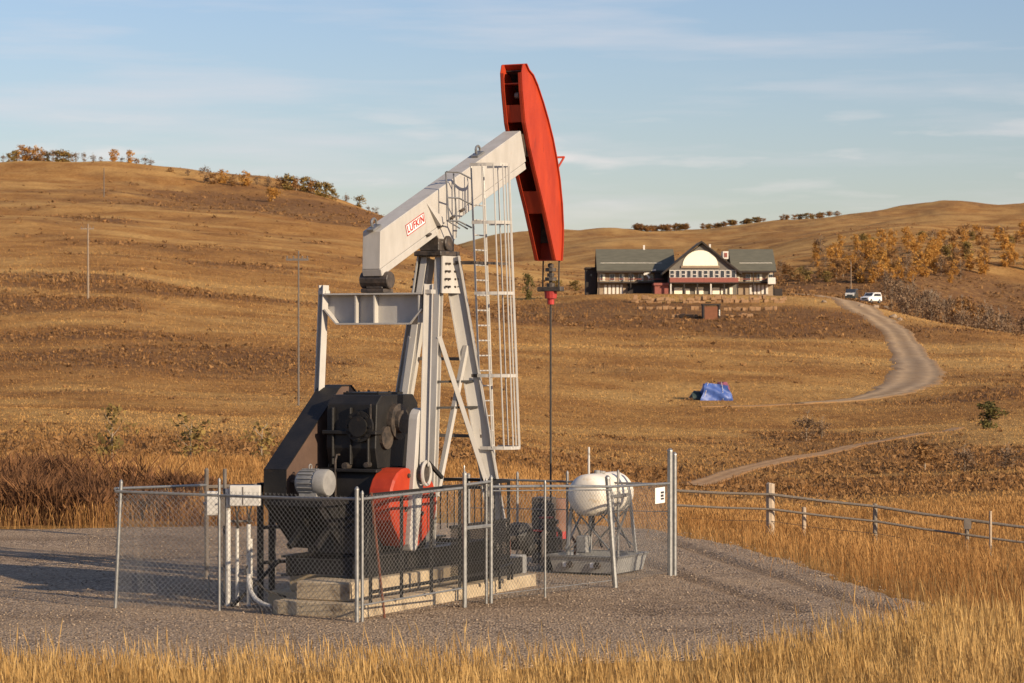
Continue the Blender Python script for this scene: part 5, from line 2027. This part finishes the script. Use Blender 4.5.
# loose stones on the gravel
n = 15000
X, Y = rng.uniform(-8.5, 7, n * 2), 31 + 27 * rng.random(n * 2) ** 1.6
k = inside(X, Y)
X, Y = X[k][:n], Y[k][:n]
n = len(X)
r = .007 + .016 * rng.random(n) ** 3
oct_ = np.array([(1, 0, 0), (0, 1, 0), (-1, 0, 0), (0, -1, 0), (0, 0, .8), (0, 0, -.6)], float)
jit = oct_[None] * (1 + .5 * (rng.random((n, 6, 1)) - .5)) * r[:, None, None]
an = rng.random(n) * 2 * PI
ca, sa = np.cos(an), np.sin(an)
jx = jit[..., 0] * ca[:, None] - jit[..., 1] * sa[:, None]
jy = jit[..., 0] * sa[:, None] + jit[..., 1] * ca[:, None]
V = np.stack([jx + X[:, None], jy + Y[:, None], jit[..., 2] + pad_z(X, Y)[:, None] + r[:, None] * .3], -1).reshape(-1, 3)
f = np.array([(0, 1, 4), (1, 2, 4), (2, 3, 4), (3, 0, 4), (1, 0, 5), (2, 1, 5), (3, 2, 5), (0, 3, 5)])
T = (np.arange(n) * 6)[:, None, None] + f[None]
M['pebble'] = foliage_mat('loose_stone', (.16, .12, .085), (.40, .31, .225), .0)
tag(bulk('loose_gravel', V, T=T.reshape(-1, 3), material=M['pebble'], tint=np.repeat(rng.random(n), 6)), 'loose grey stones strewn over the pad', 'gravel', kind='stuff')


# ------------------------------------------------------------------ trees and bushes (unit height, shared meshes)
def crown_mesh(name, m, seed, lobes, nl, size, shape=1.0):
    r_ = np.random.default_rng(seed)
    L = []
    for k in range(lobes):
        f = r_.random()
        zz = .12 + .76 * f
        w = .34 * shape * max(.15, math.sin(PI * min(.95, .12 + .85 * (1 - f)))) ** .6
        a = r_.random() * 2 * PI
        L.append((w * r_.random() * math.cos(a), w * r_.random() * math.sin(a), zz, .11 + .10 * r_.random(), r_.random()))
    L = np.array(L)
    li = r_.integers(0, lobes, nl)
    d = r_.normal(size=(nl, 3))
    d /= np.linalg.norm(d, axis=1)[:, None]
    pos = L[li, :3] + d * (L[li, 3] * r_.random(nl) ** .45)[:, None] * np.array([1, 1, .9])
    e1, e2 = r_.normal(size=(nl, 3)), r_.normal(size=(nl, 3))
    s = size * (.6 + .8 * r_.random((nl, 1)))
    e1 = e1 / np.linalg.norm(e1, axis=1)[:, None] * s
    e2 = e2 / np.linalg.norm(e2, axis=1)[:, None] * s
    V = np.stack([pos - e1, pos + e2, pos + e1, pos - e2], 1).reshape(-1, 3)
    Q = np.arange(len(V)).reshape(-1, 4)
    t = np.repeat(np.clip(.5 * L[li, 4] + .25 + r_.normal(0, .15, nl), 0, 1), 4)
    o = bulk(name, V, Q=Q, material=m, tint=t)
    me = o.data
    bpy.data.objects.remove(o)
    return me


def trunk_mesh(name, m, seed, r0, branches, top=.8, spread=.22, blen=.3):
    r_ = random.Random(seed)
    mb = MB()
    pts = [(0, 0, -.06)]
    x = y = 0
    for k in range(1, 6):
        x += r_.uniform(-.012, .012); y += r_.uniform(-.012, .012)
        pts.append((x, y, top * k / 5))
    mb.tube(pts, [r0 * (1 - .15 * k) for k in range(6)], 6)
    for k in range(branches):
        f = r_.uniform(.3, .95)
        i = min(4, int(f * 5))
        b = Vector(pts[i + 1])
        a = r_.random() * 2 * PI
        L_ = blen * (1.1 - f) + .08
        e = b + Vector((math.cos(a) * L_ * spread * 3, math.sin(a) * L_ * spread * 3, L_ * .9))
        mb.tube([b, (b + e) / 2 + Vector((0, 0, -.02)), e], [r0 * .4, r0 * .28, r0 * .1], 4)
    o = mb.build(name, m)
    me = o.data
    bpy.data.objects.remove(o)
    return me


M['gold'] = foliage_mat('golden_aspen_leaves', (.36, .18, .045), (.68, .38, .105), .4)
M['rust_leaf'] = foliage_mat('rusty_leaves', (.23, .125, .055), (.44, .245, .095), .35)
M['olive'] = foliage_mat('olive_leaves', (.15, .115, .045), (.40, .27, .09), .35)
M['twig'] = foliage_mat('bare_twigs', (.13, .085, .055), (.30, .20, .12), .2)
M['green'] = foliage_mat('dark_green_leaves', (.07, .068, .028), (.22, .18, .065), .3)
M['bark'] = mat('pale_bark', (.34, .27, .19), (.22, .17, .12), 8, .9)
M['barkdark'] = mat('dark_bark', (.10, .08, .06), (.07, .055, .045), 8, .9)
CR = {
    'gold': [crown_mesh('crown', M['gold'], 10 + k, 22, 520, .040, .9) for k in range(4)],
    'rust': [crown_mesh('crown', M['rust_leaf'], 20 + k, 20, 480, .040, .95) for k in range(4)],
    'olive': [crown_mesh('crown', M['olive'], 30 + k, 20, 500, .042, 1.05) for k in range(3)],
    'twig': [crown_mesh('crown', M['twig'], 40 + k, 18, 420, .030, 1.0) for k in range(4)],
    'thin': [crown_mesh('crown', M['olive'], 90 + k, 13, 230, .034, 1.1) for k in range(3)],
    'green': [crown_mesh('crown', M['green'], 50 + k, 18, 460, .046, 1.1) for k in range(2)]}
TR = [trunk_mesh('trunk', M['bark'], 60 + k, .018, 9) for k in range(4)]
TRB = [trunk_mesh('trunk', M['bark'], 70 + k, .014, 18, .95, .16, .34) for k in range(4)]
TRD = [trunk_mesh('trunk', M['barkdark'], 80 + k, .02, 10) for k in range(3)]


def tree(x, y, z, h, w, kind, label, group, name='tree', cat='tree', cname='crown'):
    o = bpy.data.objects.new(name, None)
    COL.objects.link(o)
    o.empty_display_size = .3
    o.location = (x, y, z)
    o.scale = (h * w, h * w, h)
    o.rotation_euler = (0, 0, random.random() * 6.28)
    tag(o, label, cat, group)
    tm = random.choice(TRD if kind in ('olive', 'green') else (TRB if kind == 'twig' else TR))
    for nm, me in (('trunk', tm), (cname, random.choice(CR[kind]))):
        c = bpy.data.objects.new(nm, me)
        COL.objects.link(c)
        c.parent = o
    return o


def crest(px, y0, y1):
    Y = np.linspace(y0, y1, 600)
    X = (px - CX) / F * Y
    z = height(X, Y)
    k = int(np.argmin(CY - F * (z - H) / Y))
    return float(X[k]), float(Y[k]), float(z[k])


# left ridge line
G1 = 'trees along the left ridge'
for px, hp, kind, w in ((3, 9, 'twig', .9), (14, 12, 'olive', 1.1), (24, 17, 'gold', 1.1), (37, 16, 'gold', 1.1), (48, 12, 'olive', 1.0), (58, 14, 'olive', 1.25), (66, 13, 'olive', 1.2), (76, 10, 'twig', 1.1), (84, 10, 'twig', 1.0),
                        (93, 9, 'twig', 1.0), (114, 14, 'gold', 1.0), (130, 14, 'gold', 1.0), (145, 9, 'twig', 1.2), (151, 8, 'twig', 1.2), (9, 10, 'olive', 1.1), (19, 12, 'rust', 1.1), (30, 15, 'rust', 1.1), (43, 12, 'rust', 1.0), (53, 12, 'twig', 1.0), (62, 12, 'rust', 1.1), (71, 10, 'twig', 1.2), (101, 6, 'twig', 1.3), (122, 6, 'twig', 1.3), (137, 6, 'rust', 1.3)):
    x, y, z = crest(px, 700, 1400)
    lab = {'rust': 'rusty brown tree on the left ridge line', 'twig': 'grey bare tree on the left ridge line', 'olive': 'dark olive tree on the left ridge line', 'gold': 'golden aspen on the left ridge line'}[kind]
    tree(x, y, z - .75, hp * y / F * 1.1, w * 1.1, kind, lab, G1)
G2 = 'trees on the brow of the left hill'
for px, py, hp, kind, w in ((205, 183, 17, 'twig', 1.0), (213, 184, 12, 'rust', 1.2), (222, 183, 15, 'gold', 1.2), (233, 186, 12, 'rust', 1.2), (246, 186, 16, 'gold', 1.2), (257, 185, 9, 'twig', 1.2), (273, 202, 17, 'gold', 1.25), (268, 186, 12, 'twig', 1.0),
                            (281, 189, 14, 'rust', 1.2), (288, 190, 18, 'olive', 1.1), (296, 191, 15, 'rust', 1.2), (304, 192, 16, 'olive', 1.2), (312, 194, 16, 'rust', 1.2), (319, 196, 17, 'olive', 1.1), (326, 198, 17, 'olive', 1.1), (333, 200, 12, 'olive', 1.2),
                            (346, 204, 9, 'twig', 1.3), (359, 208, 13, 'olive', 1.1), (368, 211, 6, 'twig', 1.4), (375, 213, 7, 'twig', 1.4), (170, 172, 6, 'rust', 1.5), (188, 176, 7, 'twig', 1.4)):
    x, y, z = crest(px, 700, 1300)
    cy_ = CY - F * (z - H) / y
    if py > cy_ + 3:
        x, y, z = ray(px, py)
    lab = {'twig': 'grey bare tree on the brow of the left hill', 'olive': 'olive tree on the brow of the left hill', 'gold': 'golden tree on the brow of the left hill', 'rust': 'rusty brown tree on the brow of the left hill'}[kind]
    if px == 359: lab = 'lone round olive tree on the falling edge of the left hill'
    if px == 273: lab = 'low golden tree standing below the brow of the left hill'
    tree(x, y, z - .6, hp * y / F * 1.08, w * 1.1, kind, lab, G2)

# wood on the right hillside
G3 = 'autumn wood on the right hillside'
rw = random.Random(5)
for k in range(190):
    px = rw.uniform(812, 1040)
    f = rw.random()
    lo_, hi_ = 246 - (px - 812) * .05, 284
    py = lo_ + (hi_ - lo_) * f
    if px < 850 and rw.random() < .45:
        continue
    if px > 965 and py > 266 and rw.random() < .7:
        continue
    x, y, z = ray(px, py, y0=560)
    q = rw.random()
    kind = 'gold' if q < .6 else ('rust' if q < .82 else ('twig' if q < .92 else 'olive'))
    hm = rw.uniform(3.6, 6.4)
    tree(x, y, z - .3, hm, rw.uniform(.85, 1.2), kind, {'gold': 'golden aspen', 'rust': 'rusty aspen', 'twig': 'bare grey tree', 'olive': 'dark olive tree'}[kind] + (' in the upper rows' if py < 258 else (' in the middle rows' if py < 270 else ' in the lowest rows')) + ' of the right hillside wood, ' + ('lodge end' if px < 880 else ('middle' if px < 955 else 'far right end')), G3)
G4 = 'bare aspens in the valley beyond the road'
for k in range(70):
    px = rw.uniform(885, 1040)
    Yd = rw.uniform(540, 640)
    X = (px - CX) / F * Yd
    z = hz(X, Yd)
    kind = 'twig' if rw.random() < .8 else 'rust'
    tree(X, Yd, z - .2, rw.uniform(4.5, 7.5), rw.uniform(.8, 1.1), kind, ('bare pale aspen' if kind == 'twig' else 'rusty leaved aspen') + ' in the valley beyond the road, ' + ('nearest the cars' if px < 935 else ('below the wood' if px < 985 else 'at the right edge')), G4)
G5 = 'bushes on the far skyline'
for k in range(84):
    px = (rw.uniform(636, 692) if k < 34 else rw.uniform(703, 842))
    x, y, z = crest(px, 1700, 3400)
    tree(x, y - 3, z - .6, rw.uniform(4.0, 7.2) * (1.0 if px < 692 else .85), rw.uniform(1.7, 2.6), rw.choice(['olive', 'rust', 'rust']), 'dark bushy tree on the far skyline ' + ('above the left wing of the lodge' if px < 692 else ('above the right wing of the lodge' if px < 775 else 'right of the lodge')), G5)
for k in range(26):
    px = rw.uniform(775, 862)
    x, y, z = ray(px, rw.uniform(266, 284), y0=560)
    tree(x, y, z - .2, rw.uniform(2.2, 3.8), rw.uniform(1.3, 1.8), rw.choice(['rust', 'rust', 'olive', 'twig']), 'low brown bush on the slope right of the lodge', 'low bushes right of the lodge', 'bush', 'bush')
# single bushes
for px, py, hp, w, kind, lab in ((528, 300, 28, .55, 'green', 'narrow green tree left of the horsehead cable'), (112, 466, 62, .95, 'thin', 'upright yellow green bush behind the weeds on the left'), (191, 464, 50, 1.35, 'thin', 'round olive bush behind the left fence'),
                                 (262, 466, 46, 1.4, 'thin', 'olive bush just left of the belt guard'), (806, 441, 28, 1.4, 'twig', 'grey twiggy bush on the slope above the rail fence'), (822, 438, 20, 1.5, 'twig', 'smaller twiggy bush right of the grey bush'),
                                 (990, 429, 27, 1.5, 'green', 'small dark green bush at the right edge'), (556, 292, 12, 1.6, 'olive', 'low bush left of the shed'), (576, 291, 11, 1.8, 'olive', 'dark bush against the shed'), (658, 480, 14, 1.6, 'rust', 'low rusty bush behind the tank'), (965, 472, 26, 1.7, 'twig', 'brown twiggy thicket on the lower right slope'), (925, 470, 30, 1.6, 'rust', 'rusty bush on the lower right slope'), (1005, 470, 26, 1.8, 'twig', 'brown thicket at the right edge of the slope')):
    x, y, z = ray(px, py)
    tree(x, y, z - .05, hp * y / F * 1.05, w, kind, lab, None, 'bush', 'bush')


# ------------------------------------------------------------------ loose pieces: small ones stay together as one part, larger ones become parts
def islands(me):
    n = len(me.vertices)
    par = list(range(n))
    def find(a):
        while par[a] != a:
            par[a] = par[par[a]]
            a = par[a]
        return a
    for e in me.edges:
        a, b = find(e.vertices[0]), find(e.vertices[1])
        if a != b:
            par[a] = b
    g = {}
    for i in range(n):
        g.setdefault(find(i), []).append(i)
    co = np.empty(n * 3)
    me.vertices.foreach_get('co', co)
    co = co.reshape(-1, 3)
    L = [[v, co[v].min(0), co[v].max(0)] for v in g.values()]
    ch = True
    while ch:                      # pieces that touch count as one
        ch = False
        for i in range(len(L)):
            for j in range(i + 1, len(L)):
                if np.all(L[i][1] - .012 <= L[j][2]) and np.all(L[j][1] - .012 <= L[i][2]):
                    L[i] = [L[i][0] + L[j][0], np.minimum(L[i][1], L[j][1]), np.maximum(L[i][2], L[j][2])]
                    del L[j]
                    ch = True
                    break
            if ch:
                break
    return L


for o in list(sc.objects):
    if o.type != 'MESH' or o.get('kind') or not o.parent or len(o.data.vertices) > 700 or o.data.users > 1 or o.name.startswith('lettering'):
        continue
    L = islands(o.data)
    if len(L) < 2:
        continue
    if len(L) > 6 and max(float(np.max(b - a)) for _, a, b in L) < .3:
        o['kind'] = 'stuff'
        continue
    base = o.data
    for q, (vs, _, _) in enumerate(L):
        bm = bmesh.new()
        bm.from_mesh(base)
        bm.verts.ensure_lookup_table()
        keep = set(vs)
        bmesh.ops.delete(bm, geom=[v for v in bm.verts if v.index not in keep], context='VERTS')
        me = bpy.data.meshes.new(base.name)
        bm.to_mesh(me)
        bm.free()
        for m_ in base.materials:
            me.materials.append(m_)
        if q == 0:
            o.data = me
        else:
            c = bpy.data.objects.new(o.name.split('.')[0], me)
            COL.objects.link(c)
            c.parent = o.parent
            c.matrix_local = o.matrix_local
